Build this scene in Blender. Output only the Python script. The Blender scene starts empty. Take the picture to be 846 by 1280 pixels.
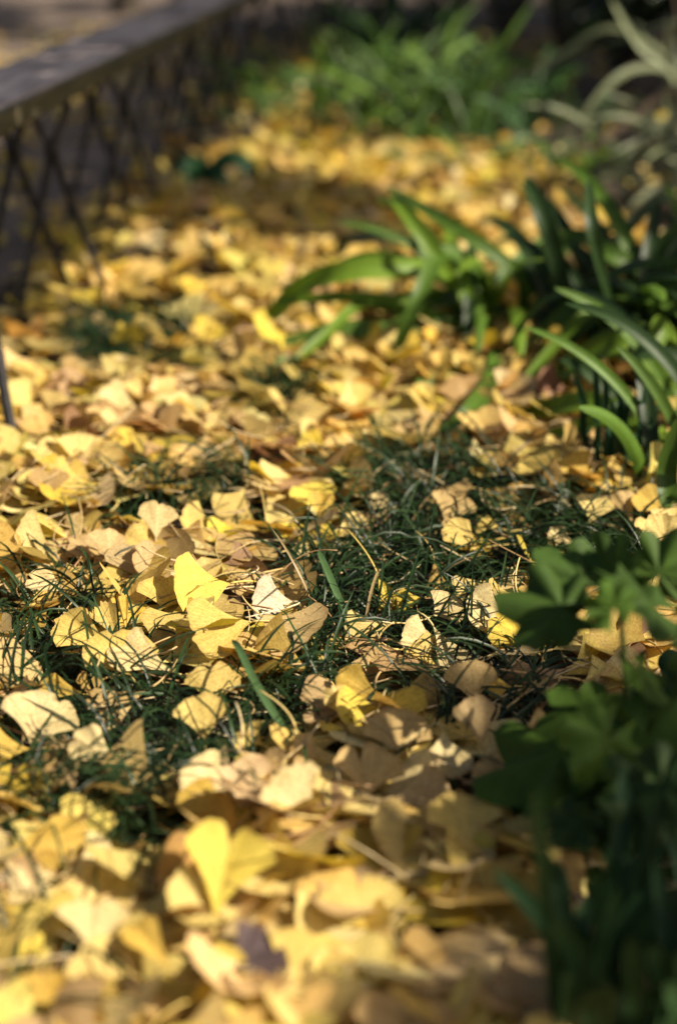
import bpy, math, random
import numpy as np
from mathutils import Vector, Matrix

rng = np.random.default_rng(11)
random.seed(11)
sc = bpy.context.scene
COL = sc.collection

# ------------------------------------------------------------------ camera
FPX, CAMH = 1778.0, 0.74
PITCH = math.atan(774 / FPX)
cam_d = bpy.data.cameras.new("camera")
cam = bpy.data.objects.new("camera", cam_d)
COL.objects.link(cam)
cam.location = (0, 0, CAMH)
cam.rotation_euler = (math.pi / 2 - PITCH, 0, 0)
cam_d.lens = 50
cam_d.sensor_width = 36
cam_d.clip_start = 0.02
cam_d.clip_end = 500
cam_d.dof.use_dof = True
cam_d.dof.focus_distance = 1.49
cam_d.dof.aperture_fstop = 1.8
cam_d.dof.aperture_blades = 9
sc.camera = cam
CAM = np.array([0, 0, CAMH])


def ray(px, py):
    x = (px - 423) / FPX
    y = -(py - 640) / FPX
    return np.array([x, math.cos(PITCH) + y * math.sin(PITCH), -math.sin(PITCH) + y * math.cos(PITCH)])


def at(px, py, z=0.0):
    d = ray(px, py)
    return CAM + d * ((z - CAMH) / d[2])


def at_depth(px, py, Y):
    d = ray(px, py)
    return CAM + d * (Y / d[1])


def project(p):
    p = np.asarray(p, float) - CAM
    f = p[..., 1] * math.cos(PITCH) - p[..., 2] * math.sin(PITCH)
    u = p[..., 1] * math.sin(PITCH) + p[..., 2] * math.cos(PITCH)
    return 423 + FPX * p[..., 0] / f, 640 - FPX * u / f, f


# ------------------------------------------------------------------ light
SUN_EL, SUN_AZ = math.radians(43), math.radians(104)       # azimuth clockwise from +Y towards +X
S = np.array([math.cos(SUN_EL) * math.sin(SUN_AZ), math.cos(SUN_EL) * math.cos(SUN_AZ), math.sin(SUN_EL)])
w = bpy.data.worlds.new("World")
sc.world = w
w.use_nodes = True
nt = w.node_tree
sky = nt.nodes.new("ShaderNodeTexSky")
sky.sky_type = 'NISHITA'
sky.sun_disc = False
sky.sun_elevation = SUN_EL
sky.sun_rotation = SUN_AZ
sky.dust_density = 4.0
sky.ozone_density = 0.3
bg = nt.nodes["Background"]
bg.inputs[1].default_value = 0.05
nt.links.new(sky.outputs[0], bg.inputs[0])
sd = bpy.data.lights.new("sun", 'SUN')
sd.energy = 5.0
sd.angle = math.radians(0.5)
sd.color = (1.0, 0.885, 0.72)
so = bpy.data.objects.new("sun", sd)
COL.objects.link(so)
so.location = tuple(S * 20)
so.rotation_euler = Vector(S).to_track_quat('Z', 'Y').to_euler()
sc.view_settings.view_transform = 'Standard'
sc.view_settings.look = 'None'
sc.view_settings.exposure = 1.12
sc.view_settings.gamma = 1
sc.cycles.max_bounces = 6
sc.cycles.diffuse_bounces = 3
sc.cycles.transmission_bounces = 3
sc.cycles.glossy_bounces = 2
sc.cycles.caustics_reflective = False
sc.cycles.caustics_refractive = False


# ------------------------------------------------------------------ helpers
def tag(o, label=None, cat=None, group=None, kind=None):
    if label: o["label"] = label
    if cat: o["category"] = cat
    if group: o["group"] = group
    if kind: o["kind"] = kind
    return o


def empty(name, loc, label, cat, group=None):
    o = bpy.data.objects.new(name, None)
    o.empty_display_size = .05
    COL.objects.link(o)
    o.location = tuple(loc)
    return tag(o, label, cat, group)


def mesh_obj(name, V, Fq, mat, parent=None, uv=None, col=None, smooth=True):
    """V (n,3) world coordinates, Fq list/array of faces. Parented objects keep their world place."""
    V = np.asarray(V, float)
    me = bpy.data.meshes.new(name)
    org = np.zeros(3)
    if parent is not None:
        org = np.array(parent.matrix_world.translation) if parent.type != 'EMPTY' else np.array(parent.location)
        if parent.parent is not None:
            org = np.array(parent["_org"]) if "_org" in parent else org
    Vl = V - org
    if isinstance(Fq, np.ndarray):
        n, k = Fq.shape
        me.vertices.add(len(Vl)); me.vertices.foreach_set("co", Vl.astype(np.float32).ravel())
        me.loops.add(n * k); me.loops.foreach_set("vertex_index", Fq.astype(np.int32).ravel())
        me.polygons.add(n)
        me.polygons.foreach_set("loop_start", np.arange(0, n * k, k, dtype=np.int32))
        me.update(calc_edges=True)
    else:
        me.from_pydata(Vl.tolist(), [], [list(f) for f in Fq])
    me.validate()
    if smooth:
        me.polygons.foreach_set("use_smooth", np.ones(len(me.polygons), bool))
    if uv is not None:
        a = me.attributes.new("leafuv", 'FLOAT_VECTOR', 'POINT')
        u3 = np.zeros((len(V), 3), np.float32); u3[:, :uv.shape[1]] = uv
        a.data.foreach_set("vector", u3.ravel())
    if col is not None:
        a = me.attributes.new("tint", 'FLOAT_COLOR', 'POINT')
        c4 = np.ones((len(V), 4), np.float32); c4[:, :3] = col
        a.data.foreach_set("color", c4.ravel())
    if mat is not None:
        me.materials.append(mat)
    o = bpy.data.objects.new(name, me)
    COL.objects.link(o)
    if parent is not None:
        o.parent = parent
    return o


class MB:
    """collects pieces of one mesh"""
    def __init__(s): s.V, s.F, s.U, s.C, s.n = [], [], [], [], 0
    def add(s, V, F, uv=None, col=(1, 1, 1)):
        V = np.asarray(V, float)
        s.V.append(V); s.F.extend([[i + s.n for i in f] for f in F]); s.n += len(V)
        s.U.append(np.zeros((len(V), 3)) if uv is None else np.asarray(uv))
        s.C.append(np.broadcast_to(np.asarray(col, float), (len(V), 3)))
    def build(s, name, mat, parent=None, smooth=True):
        return mesh_obj(name, np.concatenate(s.V), s.F, mat, parent, np.concatenate(s.U), np.concatenate(s.C), smooth)


def spline(P, n):
    """Catmull-Rom through P, n points"""
    P = np.asarray(P, float)
    Q = np.vstack([2 * P[0] - P[1], P, 2 * P[-1] - P[-2]])
    out = []
    m = len(P) - 1
    for t in np.linspace(0, m, n):
        i = min(int(t), m - 1); f = t - i
        a, b, c, d = Q[i:i + 4]
        out.append(.5 * ((2 * b) + (c - a) * f + (2 * a - 5 * b + 4 * c - d) * f * f + (3 * b - a - 3 * c + d) * f ** 3))
    return np.array(out)


def norm(v):
    v = np.asarray(v, float)
    return v / (np.linalg.norm(v, axis=-1, keepdims=True) + 1e-12)


def tube(P, r, k=6, cap=True):
    P = np.asarray(P, float); n = len(P)
    r = np.broadcast_to(np.asarray(r, float), (n,))
    T = norm(np.gradient(P, axis=0))
    ref = np.array([0, 0, 1.0]) if abs(T[:, 2]).mean() < .8 else np.array([1.0, 0, 0])
    A = norm(np.cross(T, ref)); B = np.cross(T, A)
    ang = np.linspace(0, 2 * np.pi, k, endpoint=False)
    V = (P[:, None] + r[:, None, None] * (np.cos(ang)[None, :, None] * A[:, None] + np.sin(ang)[None, :, None] * B[:, None])).reshape(-1, 3)
    F = [[i * k + j, i * k + (j + 1) % k, (i + 1) * k + (j + 1) % k, (i + 1) * k + j] for i in range(n - 1) for j in range(k)]
    if cap:
        F += [list(range(k))[::-1], [(n - 1) * k + j for j in range(k)]]
    return V, F


def box(x0, x1, y0, y1, z0, z1):
    V = [(x, y, z) for z in (z0, z1) for y in (y0, y1) for x in (x0, x1)]
    F = [(0, 2, 3, 1), (4, 5, 7, 6), (0, 1, 5, 4), (1, 3, 7, 5), (3, 2, 6, 7), (2, 0, 4, 6)]
    return np.array(V, float), F


def inpoly(x, y, poly):
    x = np.asarray(x, float); y = np.asarray(y, float)
    c = np.zeros(x.shape, bool)
    n = len(poly)
    for i in range(n):
        x1, y1 = poly[i]; x2, y2 = poly[(i + 1) % n]
        if y1 == y2: continue
        m = (y1 > y) != (y2 > y)
        c ^= m & (x < (x2 - x1) * (y - y1) / (y2 - y1) + x1)
    return c


# smooth value noise on the ground
_NG = rng.random((256, 256))
def vnoise(x, y, s):
    x = np.asarray(x, float) / s + 100; y = np.asarray(y, float) / s + 100
    xi = np.floor(x).astype(int); yi = np.floor(y).astype(int); fx = x - xi; fy = y - yi
    fx = fx * fx * (3 - 2 * fx); fy = fy * fy * (3 - 2 * fy)
    g = lambda a, b: _NG[a % 256, b % 256]
    return (g(xi, yi) * (1 - fx) + g(xi + 1, yi) * fx) * (1 - fy) + (g(xi, yi + 1) * (1 - fx) + g(xi + 1, yi + 1) * fx) * fy


# ------------------------------------------------------------------ materials
def new_mat(name):
    m = bpy.data.materials.new(name); m.use_nodes = True
    n = m.node_tree
    n.nodes.clear()
    out = n.nodes.new("ShaderNodeOutputMaterial")
    return m, n, out


def N(n, t, **kw):
    x = n.nodes.new(t)
    for k, v in kw.items(): setattr(x, k, v)
    return x


def ramp(n, pts):
    r = n.nodes.new("ShaderNodeValToRGB")
    e = r.color_ramp.elements
    while len(e) < len(pts): e.new(.5)
    for i, (p, c) in enumerate(pts):
        e[i].position = p; e[i].color = (*c, 1) if len(c) == 3 else c
    return r


def leaf_material(name, rough=.5, trans=.3, vein=(46, 1.6), vein_amt=.35, speck=.5, spec=.3, edge=None, tsat=1.25, bump=.25, bscale=1.0, spots=False):
    m, n, out = new_mat(name)
    L = n.links.new
    at_c = N(n, "ShaderNodeAttribute", attribute_name="tint")
    at_u = N(n, "ShaderNodeAttribute", attribute_name="leafuv")
    mp = N(n, "ShaderNodeMapping"); mp.inputs["Scale"].default_value = (vein[1], vein[0], 3.7)
    L(at_u.outputs["Vector"], mp.inputs["Vector"])
    ve = N(n, "ShaderNodeTexNoise"); ve.inputs["Scale"].default_value = 1; ve.inputs["Detail"].default_value = 3
    L(mp.outputs[0], ve.inputs["Vector"])
    geo = N(n, "ShaderNodeNewGeometry")
    sp = N(n, "ShaderNodeTexNoise"); sp.inputs["Scale"].default_value = 420 * bscale; sp.inputs["Detail"].default_value = 4
    L(geo.outputs["Position"], sp.inputs["Vector"])
    bl = N(n, "ShaderNodeTexNoise"); bl.inputs["Scale"].default_value = 55 * bscale; bl.inputs["Detail"].default_value = 3
    L(geo.outputs["Position"], bl.inputs["Vector"])
    r1 = ramp(n, [(.3, (1 - vein_amt,) * 3), (.7, (1 + vein_amt * .35,) * 3)]); L(ve.outputs[0], r1.inputs[0])
    m1 = N(n, "ShaderNodeMix", data_type='RGBA', blend_type='MULTIPLY'); m1.inputs[0].default_value = 1
    L(at_c.outputs["Color"], m1.inputs[6]); L(r1.outputs[0], m1.inputs[7])
    r2 = ramp(n, [(.36, (1 - speck * .55, 1 - speck * .7, 1 - speck * .85)), (.52, (1, 1, 1)), (.72, (1.06, 1.06, 1.1))]); L(sp.outputs[0], r2.inputs[0])
    m2 = N(n, "ShaderNodeMix", data_type='RGBA', blend_type='MULTIPLY'); m2.inputs[0].default_value = .6
    L(m1.outputs[2], m2.inputs[6]); L(r2.outputs[0], m2.inputs[7])
    r3 = ramp(n, [(.3, (.90, .86, .78)), (.55, (1, 1, 1)), (.75, (1.05, 1.07, 1.14))]); L(bl.outputs[0], r3.inputs[0])
    m3 = N(n, "ShaderNodeMix", data_type='RGBA', blend_type='MULTIPLY'); m3.inputs[0].default_value = .8
    L(m2.outputs[2], m3.inputs[6]); L(r3.outputs[0], m3.inputs[7])
    last = m3.outputs[2]
    if spots:
        vo = N(n, "ShaderNodeTexNoise"); vo.inputs["Scale"].default_value = 130; vo.inputs["Detail"].default_value = 2; L(geo.outputs["Position"], vo.inputs["Vector"])
        mr0 = N(n, "ShaderNodeMapRange"); mr0.inputs[1].default_value = .70; mr0.inputs[2].default_value = .76; L(vo.outputs[0], mr0.inputs[0])
        ml0 = N(n, "ShaderNodeMath", operation='MULTIPLY'); ml0.inputs[1].default_value = .6; L(mr0.outputs[0], ml0.inputs[0])
        m5 = N(n, "ShaderNodeMix", data_type='RGBA', blend_type='MIX'); L(ml0.outputs[0], m5.inputs[0]); L(last, m5.inputs[6]); m5.inputs[7].default_value = (.16, .085, .035, 1)
        last = m5.outputs[2]
    if edge:
        sx = N(n, "ShaderNodeSeparateXYZ"); L(at_u.outputs["Vector"], sx.inputs[0])
        ad = N(n, "ShaderNodeMath", operation='MULTIPLY_ADD'); L(bl.outputs[0], ad.inputs[0]); ad.inputs[1].default_value = .28; L(sx.outputs[0], ad.inputs[2])
        r4 = ramp(n, [(.98, (0, 0, 0)), (1.0, (0, 0, 0))]); r4.color_ramp.elements[1].color = (1, 1, 1, 1)
        mr = N(n, "ShaderNodeMapRange"); mr.inputs[1].default_value = 1.06; mr.inputs[2].default_value = 1.2; L(ad.outputs[0], mr.inputs[0])
        m4 = N(n, "ShaderNodeMix", data_type='RGBA', blend_type='MIX'); mm = N(n, "ShaderNodeMath", operation='MULTIPLY'); mm.inputs[1].default_value = .55
        L(mr.outputs[0], mm.inputs[0]); L(mm.outputs[0], m4.inputs[0]); L(last, m4.inputs[6]); m4.inputs[7].default_value = (*edge, 1)
        last = m4.outputs[2]
    bs = N(n, "ShaderNodeBsdfPrincipled"); bs.inputs["Roughness"].default_value = rough; bs.inputs["Specular IOR Level"].default_value = spec
    L(last, bs.inputs["Base Color"])
    tl = N(n, "ShaderNodeBsdfTranslucent")
    gm = N(n, "ShaderNodeGamma"); gm.inputs[1].default_value = tsat; L(last, gm.inputs[0]); L(gm.outputs[0], tl.inputs[0])
    bp = N(n, "ShaderNodeBump"); bp.inputs["Strength"].default_value = bump; bp.inputs["Distance"].default_value = .002
    ba = N(n, "ShaderNodeMath", operation='ADD'); L(ve.outputs[0], ba.inputs[0]); L(bl.outputs[0], ba.inputs[1])
    L(ba.outputs[0], bp.inputs["Height"]); L(bp.outputs[0], bs.inputs["Normal"]); L(bp.outputs[0], tl.inputs["Normal"])
    mx = N(n, "ShaderNodeMixShader"); mx.inputs[0].default_value = trans
    L(bs.outputs[0], mx.inputs[1]); L(tl.outputs[0], mx.inputs[2]); L(mx.outputs[0], out.inputs[0])
    return m


M_GINKGO = leaf_material("ginkgo_leaf", rough=.58, trans=.44, edge=(.30, .17, .06), spec=.2, vein=(85, 1.4), vein_amt=.27, speck=.6, spots=True)
M_STALK = leaf_material("leaf_stalk", rough=.5, trans=.12, vein_amt=.15)
M_GRASS = leaf_material("mondo_grass", rough=.38, trans=.2, vein=(9, .8), vein_amt=.3, speck=.2, spec=.25, bump=.1)
M_STRAP = leaf_material("strap_leaf", rough=.46, trans=.36, vein=(14, .7), vein_amt=.3, speck=.25, spec=.22, bump=.12)
M_LOBED = leaf_material("lobed_leaf", rough=.6, trans=.28, vein=(9, 2), vein_amt=.3, speck=.25, spec=.15, bump=.4)
M_CROWN = leaf_material("crown_leaf", rough=.5, trans=.25, vein=(12, 1), vein_amt=.25, speck=.2)
M_EVER = leaf_material("evergreen_leaf", rough=.4, trans=.15, vein=(8, 1), vein_amt=.25, speck=.2, spec=.4)


def soil_material():
    m, n, out = new_mat("garden_soil"); L = n.links.new
    geo = N(n, "ShaderNodeNewGeometry")
    a = N(n, "ShaderNodeTexNoise"); a.inputs["Scale"].default_value = 9; a.inputs["Detail"].default_value = 8
    b = N(n, "ShaderNodeTexNoise"); b.inputs["Scale"].default_value = 160; b.inputs["Detail"].default_value = 5
    L(geo.outputs["Position"], a.inputs[0]); L(geo.outputs["Position"], b.inputs[0])
    r = ramp(n, [(.3, (.022, .015, .010)), (.5, (.05, .034, .021)), (.7, (.10, .07, .045))]); L(a.outputs[0], r.inputs[0])
    r2 = ramp(n, [(.3, (.5, .5, .5)), (.7, (1.3, 1.25, 1.2))]); L(b.outputs[0], r2.inputs[0])
    mx = N(n, "ShaderNodeMix", data_type='RGBA', blend_type='MULTIPLY'); mx.inputs[0].default_value = 1; L(r.outputs[0], mx.inputs[6]); L(r2.outputs[0], mx.inputs[7])
    bs = N(n, "ShaderNodeBsdfPrincipled"); bs.inputs["Roughness"].default_value = .95; L(mx.outputs[2], bs.inputs[0])
    bp = N(n, "ShaderNodeBump"); bp.inputs["Strength"].default_value = .8; bp.inputs["Distance"].default_value = .01; L(b.outputs[0], bp.inputs["Height"]); L(bp.outputs[0], bs.inputs["Normal"])
    L(bs.outputs[0], out.inputs[0]); return m


def path_material():
    m, n, out = new_mat("path_paving"); L = n.links.new
    geo = N(n, "ShaderNodeNewGeometry")
    a = N(n, "ShaderNodeTexNoise"); a.inputs["Scale"].default_value = 2.2; a.inputs["Detail"].default_value = 7
    b = N(n, "ShaderNodeTexVoronoi"); b.inputs["Scale"].default_value = 120
    L(geo.outputs["Position"], a.inputs[0]); L(geo.outputs["Position"], b.inputs[0])
    r = ramp(n, [(.3, (.085, .068, .056)), (.6, (.135, .108, .088)), (.75, (.19, .15, .11))]); L(a.outputs[0], r.inputs[0])
    r2 = ramp(n, [(.0, (.7, .7, .7)), (.6, (1.2, 1.15, 1.1))]); L(b.outputs[0], r2.inputs[0])
    mx = N(n, "ShaderNodeMix", data_type='RGBA', blend_type='MULTIPLY'); mx.inputs[0].default_value = 1; L(r.outputs[0], mx.inputs[6]); L(r2.outputs[0], mx.inputs[7])
    bs = N(n, "ShaderNodeBsdfPrincipled"); bs.inputs["Roughness"].default_value = .85; bs.inputs["Specular IOR Level"].default_value = .2; L(mx.outputs[2], bs.inputs[0])
    bp = N(n, "ShaderNodeBump"); bp.inputs["Strength"].default_value = .5; bp.inputs["Distance"].default_value = .004; L(b.outputs[0], bp.inputs["Height"]); L(bp.outputs[0], bs.inputs["Normal"])
    L(bs.outputs[0], out.inputs[0]); return m


def wood_material(name, c0, c1, c2, stretch=(30, 1.2, 30), rough=.6, stain=True):
    m, n, out = new_mat(name); L = n.links.new
    geo = N(n, "ShaderNodeTexCoord")
    mp = N(n, "ShaderNodeMapping"); mp.inputs["Scale"].default_value = stretch; mp.inputs["Rotation"].default_value = (0, 0, .08); L(geo.outputs["Object"], mp.inputs[0])
    a = N(n, "ShaderNodeTexNoise"); a.inputs["Scale"].default_value = 3; a.inputs["Detail"].default_value = 8; a.inputs["Distortion"].default_value = .4; L(mp.outputs[0], a.inputs[0])
    r = ramp(n, [(.3, c0), (.52, c1), (.72, c2)]); L(a.outputs[0], r.inputs[0])
    last = r.outputs[0]
    if stain:
        b = N(n, "ShaderNodeTexNoise"); b.inputs["Scale"].default_value = 5; b.inputs["Detail"].default_value = 3; L(geo.outputs["Object"], b.inputs[0])
        r2 = ramp(n, [(.36, (.30, .24, .22)), (.46, (1, 1, 1))]); L(b.outputs[0], r2.inputs[0])
        mx = N(n, "ShaderNodeMix", data_type='RGBA', blend_type='MULTIPLY'); mx.inputs[0].default_value = .8; L(last, mx.inputs[6]); L(r2.outputs[0], mx.inputs[7]); last = mx.outputs[2]
    bs = N(n, "ShaderNodeBsdfPrincipled"); bs.inputs["Roughness"].default_value = rough; bs.inputs["Specular IOR Level"].default_value = .2; L(last, bs.inputs[0])
    bp = N(n, "ShaderNodeBump"); bp.inputs["Strength"].default_value = .4; bp.inputs["Distance"].default_value = .002; L(a.outputs[0], bp.inputs["Height"]); L(bp.outputs[0], bs.inputs["Normal"])
    L(bs.outputs[0], out.inputs[0]); return m


def iron_material():
    m, n, out = new_mat("dark_iron"); L = n.links.new
    geo = N(n, "ShaderNodeNewGeometry")
    a = N(n, "ShaderNodeTexNoise"); a.inputs["Scale"].default_value = 40; a.inputs["Detail"].default_value = 6; L(geo.outputs["Position"], a.inputs[0])
    r = ramp(n, [(.35, (.012, .010, .010)), (.6, (.024, .021, .02)), (.75, (.06, .04, .03))]); L(a.outputs[0], r.inputs[0])
    bs = N(n, "ShaderNodeBsdfPrincipled"); bs.inputs["Roughness"].default_value = .55; bs.inputs["Metallic"].default_value = .3; L(r.outputs[0], bs.inputs[0])
    L(bs.outputs[0], out.inputs[0]); return m


M_SOIL, M_PATH, M_IRON = soil_material(), path_material(), iron_material()
M_SEAT = wood_material("weathered_board", (.17, .135, .12), (.33, .275, .25), (.45, .385, .35))
M_LIP = wood_material("dark_board_edge", (.035, .032, .02), (.06, .055, .035), (.10, .08, .045), stain=False, rough=.5)
M_BARK = wood_material("bark", (.02, .016, .012), (.05, .04, .03), (.10, .08, .06), stretch=(14, 14, 3), rough=.9, stain=False)

# ------------------------------------------------------------------ ground
G = np.array([(-90, -60, 0), (90, -60, 0), (90, 140, 0), (-90, 140, 0)], float)
tag(mesh_obj("ground", G, [(0, 1, 2, 3)], M_SOIL), "dark bare garden soil under the fallen leaves", "ground", kind="structure")
BX = lambda y: -0.563 + 0.08 * (y - 2.67)           # centre line of the bench
pth = [(BX(-6) - .13, -6, .004), (BX(60) - .13, 60, .004), (-30, 60, .004), (-30, -6, .004)]
tag(mesh_obj("path", np.array(pth, float), [(0, 1, 2, 3)], M_PATH), "grey brown paved path strewn with leaves behind the bench", "path", kind="structure")

# ------------------------------------------------------------------ bench
bdir = norm(np.array([0.08, 1, 0])); bper = np.array([bdir[1], -bdir[0], 0])
def BP(u, v, z):                                     # u across (towards the bed), v along (world y), z up
    return np.array([BX(v), v, 0]) + bper * u + np.array([0, 0, z])
bench = empty("bench", BP(0, 2.67, 0), "long low backless bench with grey board seat and crossed thin dark legs", "bench")
def slab(u0, u1, v0, v1, z0, z1, bev=.004):
    prof = [(u0, z0 + bev), (u0 + bev, z0), (u1 - bev, z0), (u1, z0 + bev), (u1, z1 - bev), (u1 - bev, z1), (u0 + bev, z1), (u0, z1 - bev)]
    vs = np.linspace(v0, v1, 24)
    V = np.array([BP(u, v, z) for v in vs for (u, z) in prof]); k = len(prof)
    F = [[i * k + j, i * k + (j + 1) % k, (i + 1) * k + (j + 1) % k, (i + 1) * k + j] for i in range(len(vs) - 1) for j in range(k)]
    F += [list(range(k)), [(len(vs) - 1) * k + j for j in range(k)][::-1]]
    return V, F
V_, F_ = slab(-.080, .080, 1.1, 8.6, .406, .44); mesh_obj("seat", V_, F_, M_SEAT, bench, smooth=False)
V_, F_ = slab(.0805, .093, 1.1, 8.6, .402, .4385); mesh_obj("seat_edge", V_, F_, M_LIP, bench, smooth=False)
V_, F_ = slab(-.093, -.0805, 1.1, 8.6, .402, .4385); mesh_obj("seat_edge", V_, F_, M_LIP, bench, smooth=False)
stations = [1.15, 1.84, 2.67, 3.28, 3.92, 4.56, 5.3, 6.1, 6.9, 7.7]
for vs in stations:
    for c in (-.036, .036):
        mb = MB()
        for s in (-1, 1):
            P = [BP(c + s * .034, vs + s * .012, .406), BP(c + s * .026, vs + s * .01, .365), BP(c + s * .008, vs, .325), BP(c + s * .006, vs, .29),
                 BP(c + s * .026, vs + s * .02, .20), BP(c + s * .055, vs + s * .042, .09), BP(c + s * (.078 if vs != 1.84 else .115), vs + s * .06, -.01)]
            if vs == 1.84 and c > 0 and s > 0: P[4:] = [at(-16, 395, .175), at(2, 470, .105), at(22, 580, .02), at(25, 597, 0)]
            V_, F_ = tube(spline(P, 16), .0078, 8); mb.add(V_, F_)
        V_, F_ = tube([BP(c - .011, vs, .307), BP(c, vs, .307), BP(c + .011, vs, .307)], .0145, 8); mb.add(V_, F_)
        mb.build("leg", M_IRON, bench)

# ------------------------------------------------------------------ ginkgo leaf shapes
COLS = dict(bright=(.80, .61, .09), lemon=(.84, .68, .12), yellow=(.74, .56, .15), straw=(.71, .54, .16), cream=(.80, .66, .32), pale=(.76, .60, .215), white=(.85, .75, .54),
            tan=(.60, .43, .175), pink=(.63, .46, .215), ochre=(.50, .33, .085), golden=(.66, .46, .09), brown=(.27, .165, .085), purple=(.12, .085, .085))
STALKC = np.array((.56, .42, .17))


def fan(L, Th, cup=0., kx=0., ky=0., fold=0., rip=.05, ph=(0, 1, 2), notch=.1, jag=.01, nu=9, nv=17, vn=0.):
    """ginkgo blade: base at origin, axis +Y, front +Z -> verts (nu*nv,3), uv"""
    u = np.linspace(0.0, 1, nu)[:, None] ** .85
    v = np.linspace(-1, 1, nv)[None, :]
    th = v * Th * (.5 + .5 * u ** .9)
    R = L * (1 - .10 * v ** 2 + .03 * np.sin(4.3 * v + ph[0]) + .014 * np.sin(11 * v + ph[1]) + jag * np.sin(27 * v + ph[2]) - notch * np.exp(-((v - vn) / .075) ** 2))
    R = R * (1 - .10 * np.abs(v) ** 6)
    x = u * R * np.sin(th); y = u * R * np.cos(th)
    z = cup * x * x / L + fold * np.abs(x - vn * L * .3) + rip * L * np.sin(3.1 * v + ph[2]) * u ** 1.5 + .35 * rip * L * np.sin(8.3 * v + ph[0]) * u ** 2
    z = z + .05 * rip * L * np.sin(22 * v + ph[1]) * u
    if abs(kx) > 1e-3:
        k = kx / L; z = z * np.cos(k * x) + (1 - np.cos(k * x)) / k; x = np.sin(k * x) / k
    if abs(ky) > 1e-3:
        k = ky / L; z = z * np.cos(k * y) + (1 - np.cos(k * y)) / k; y = np.sin(k * y) / k
    V = np.stack([x, y, z], -1).reshape(-1, 3)
    U = np.stack([u + 0 * v, v * .5 + .5 + 0 * u, 0 * u + ph[0] + 0 * v], -1).reshape(-1, 3)
    return V, U


def grid_faces(nu, nv):
    i, j = np.meshgrid(np.arange(nu - 1), np.arange(nv - 1), indexing='ij')
    a = (i * nv + j).ravel()
    return np.stack([a, a + 1, a + nv + 1, a + nv], 1)


def frame(axis, nrm):
    a = norm(axis); n = np.asarray(nrm, float); n = norm(n - a * (n @ a)); x = np.cross(a, n)
    return np.stack([x, a, n], 1)                 # columns: X, Y(axis), Z(normal)


def stalk_pts(base, axis, nrm, ln, bend, drop, n=7):
    lat = np.cross(axis, nrm)
    t = np.linspace(0, 1, n)[:, None]
    return base - axis * ln * t * (1 - .12 * t) + lat * bend * ln * t ** 2 - np.array([0, 0, 1.]) * drop * ln * t ** 1.6 * np.ones_like(t)


# ------------------------------------------------------------------ grass mask
def gp(pts): return [tuple(at(*p)[:2]) for p in pts]
GRASS = [gp(p) for p in (
    [(150, 640), (190, 612), (300, 600), (345, 612), (330, 640), (265, 652), (170, 662)],
    [(430, 690), (440, 620), (470, 590), (600, 600), (700, 650), (710, 730), (640, 740), (640, 800), (700, 860), (640, 880), (560, 880), (430, 880), (330, 850), (380, 780), (340, 770), (350, 720), (400, 700)],
    [(25, 800), (40, 750), (100, 735), (135, 760), (100, 800), (130, 820), (220, 850), (200, 900), (110, 960), (60, 960), (0, 940), (0, 860)],
    [(0, 960), (110, 930), (230, 880), (330, 850), (420, 880), (420, 920), (330, 960), (340, 1010), (280, 1030), (220, 1000), (180, 1040), (220, 1100), (130, 1140), (100, 1080), (0, 1020)],
    [(520, 880), (650, 870), (690, 900), (600, 960), (560, 985), (520, 940)],
    [(100, 440), (130, 405), (230, 412), (235, 430), (150, 450), (240, 470), (220, 490), (95, 480)],
    [(300, 530), (320, 500), (390, 490), (400, 510), (350, 545)],
    [(700, 690), (720, 640), (860, 660), (860, 780), (740, 800)],
    [(-120, 1250), (-60, 1200), (20, 1240), (15, 1300), (-100, 1330)],
    [(55, 1180), (80, 1150), (110, 1170), (90, 1210)],
)]
def grass_mask(x, y):
    xx = x + .03 * (vnoise(x, y, .06) - .5); yy = y + .04 * (vnoise(x + 9, y, .06) - .5)
    m = np.zeros(np.shape(xx), bool)
    for p in GRASS: m |= inpoly(xx, yy, p)
    return m

# ------------------------------------------------------------------ litter: settle leaves on a height map
X0, X1, Y0, Y1, HR = -3.0, 2.6, .35, 9.0, .012
nx, ny = int((X1 - X0) / HR), int((Y1 - Y0) / HR)
gx, gy = np.meshgrid(X0 + (np.arange(nx) + .5) * HR, Y0 + (np.arange(ny) + .5) * HR, indexing='ij')
HM = .008 + .022 * vnoise(gx, gy, .35) + .012 * vnoise(gx, gy, .12)
HM += .035 * np.exp(-(((gx + .16) / .35) ** 2 + ((gy - 3.25) / .4) ** 2))        # a low heap of leaves
HM[gx < BX(gy) - .13] = .006
gm_ = grass_mask(gx, gy)
HM[gm_] = .020 + .012 * vnoise(gx, gy, .08)[gm_]


def hmap(x, y):
    i = np.clip(((np.asarray(x) - X0) / HR).astype(int), 0, nx - 1); j = np.clip(((np.asarray(y) - Y0) / HR).astype(int), 0, ny - 1)
    return HM[i, j]


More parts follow.
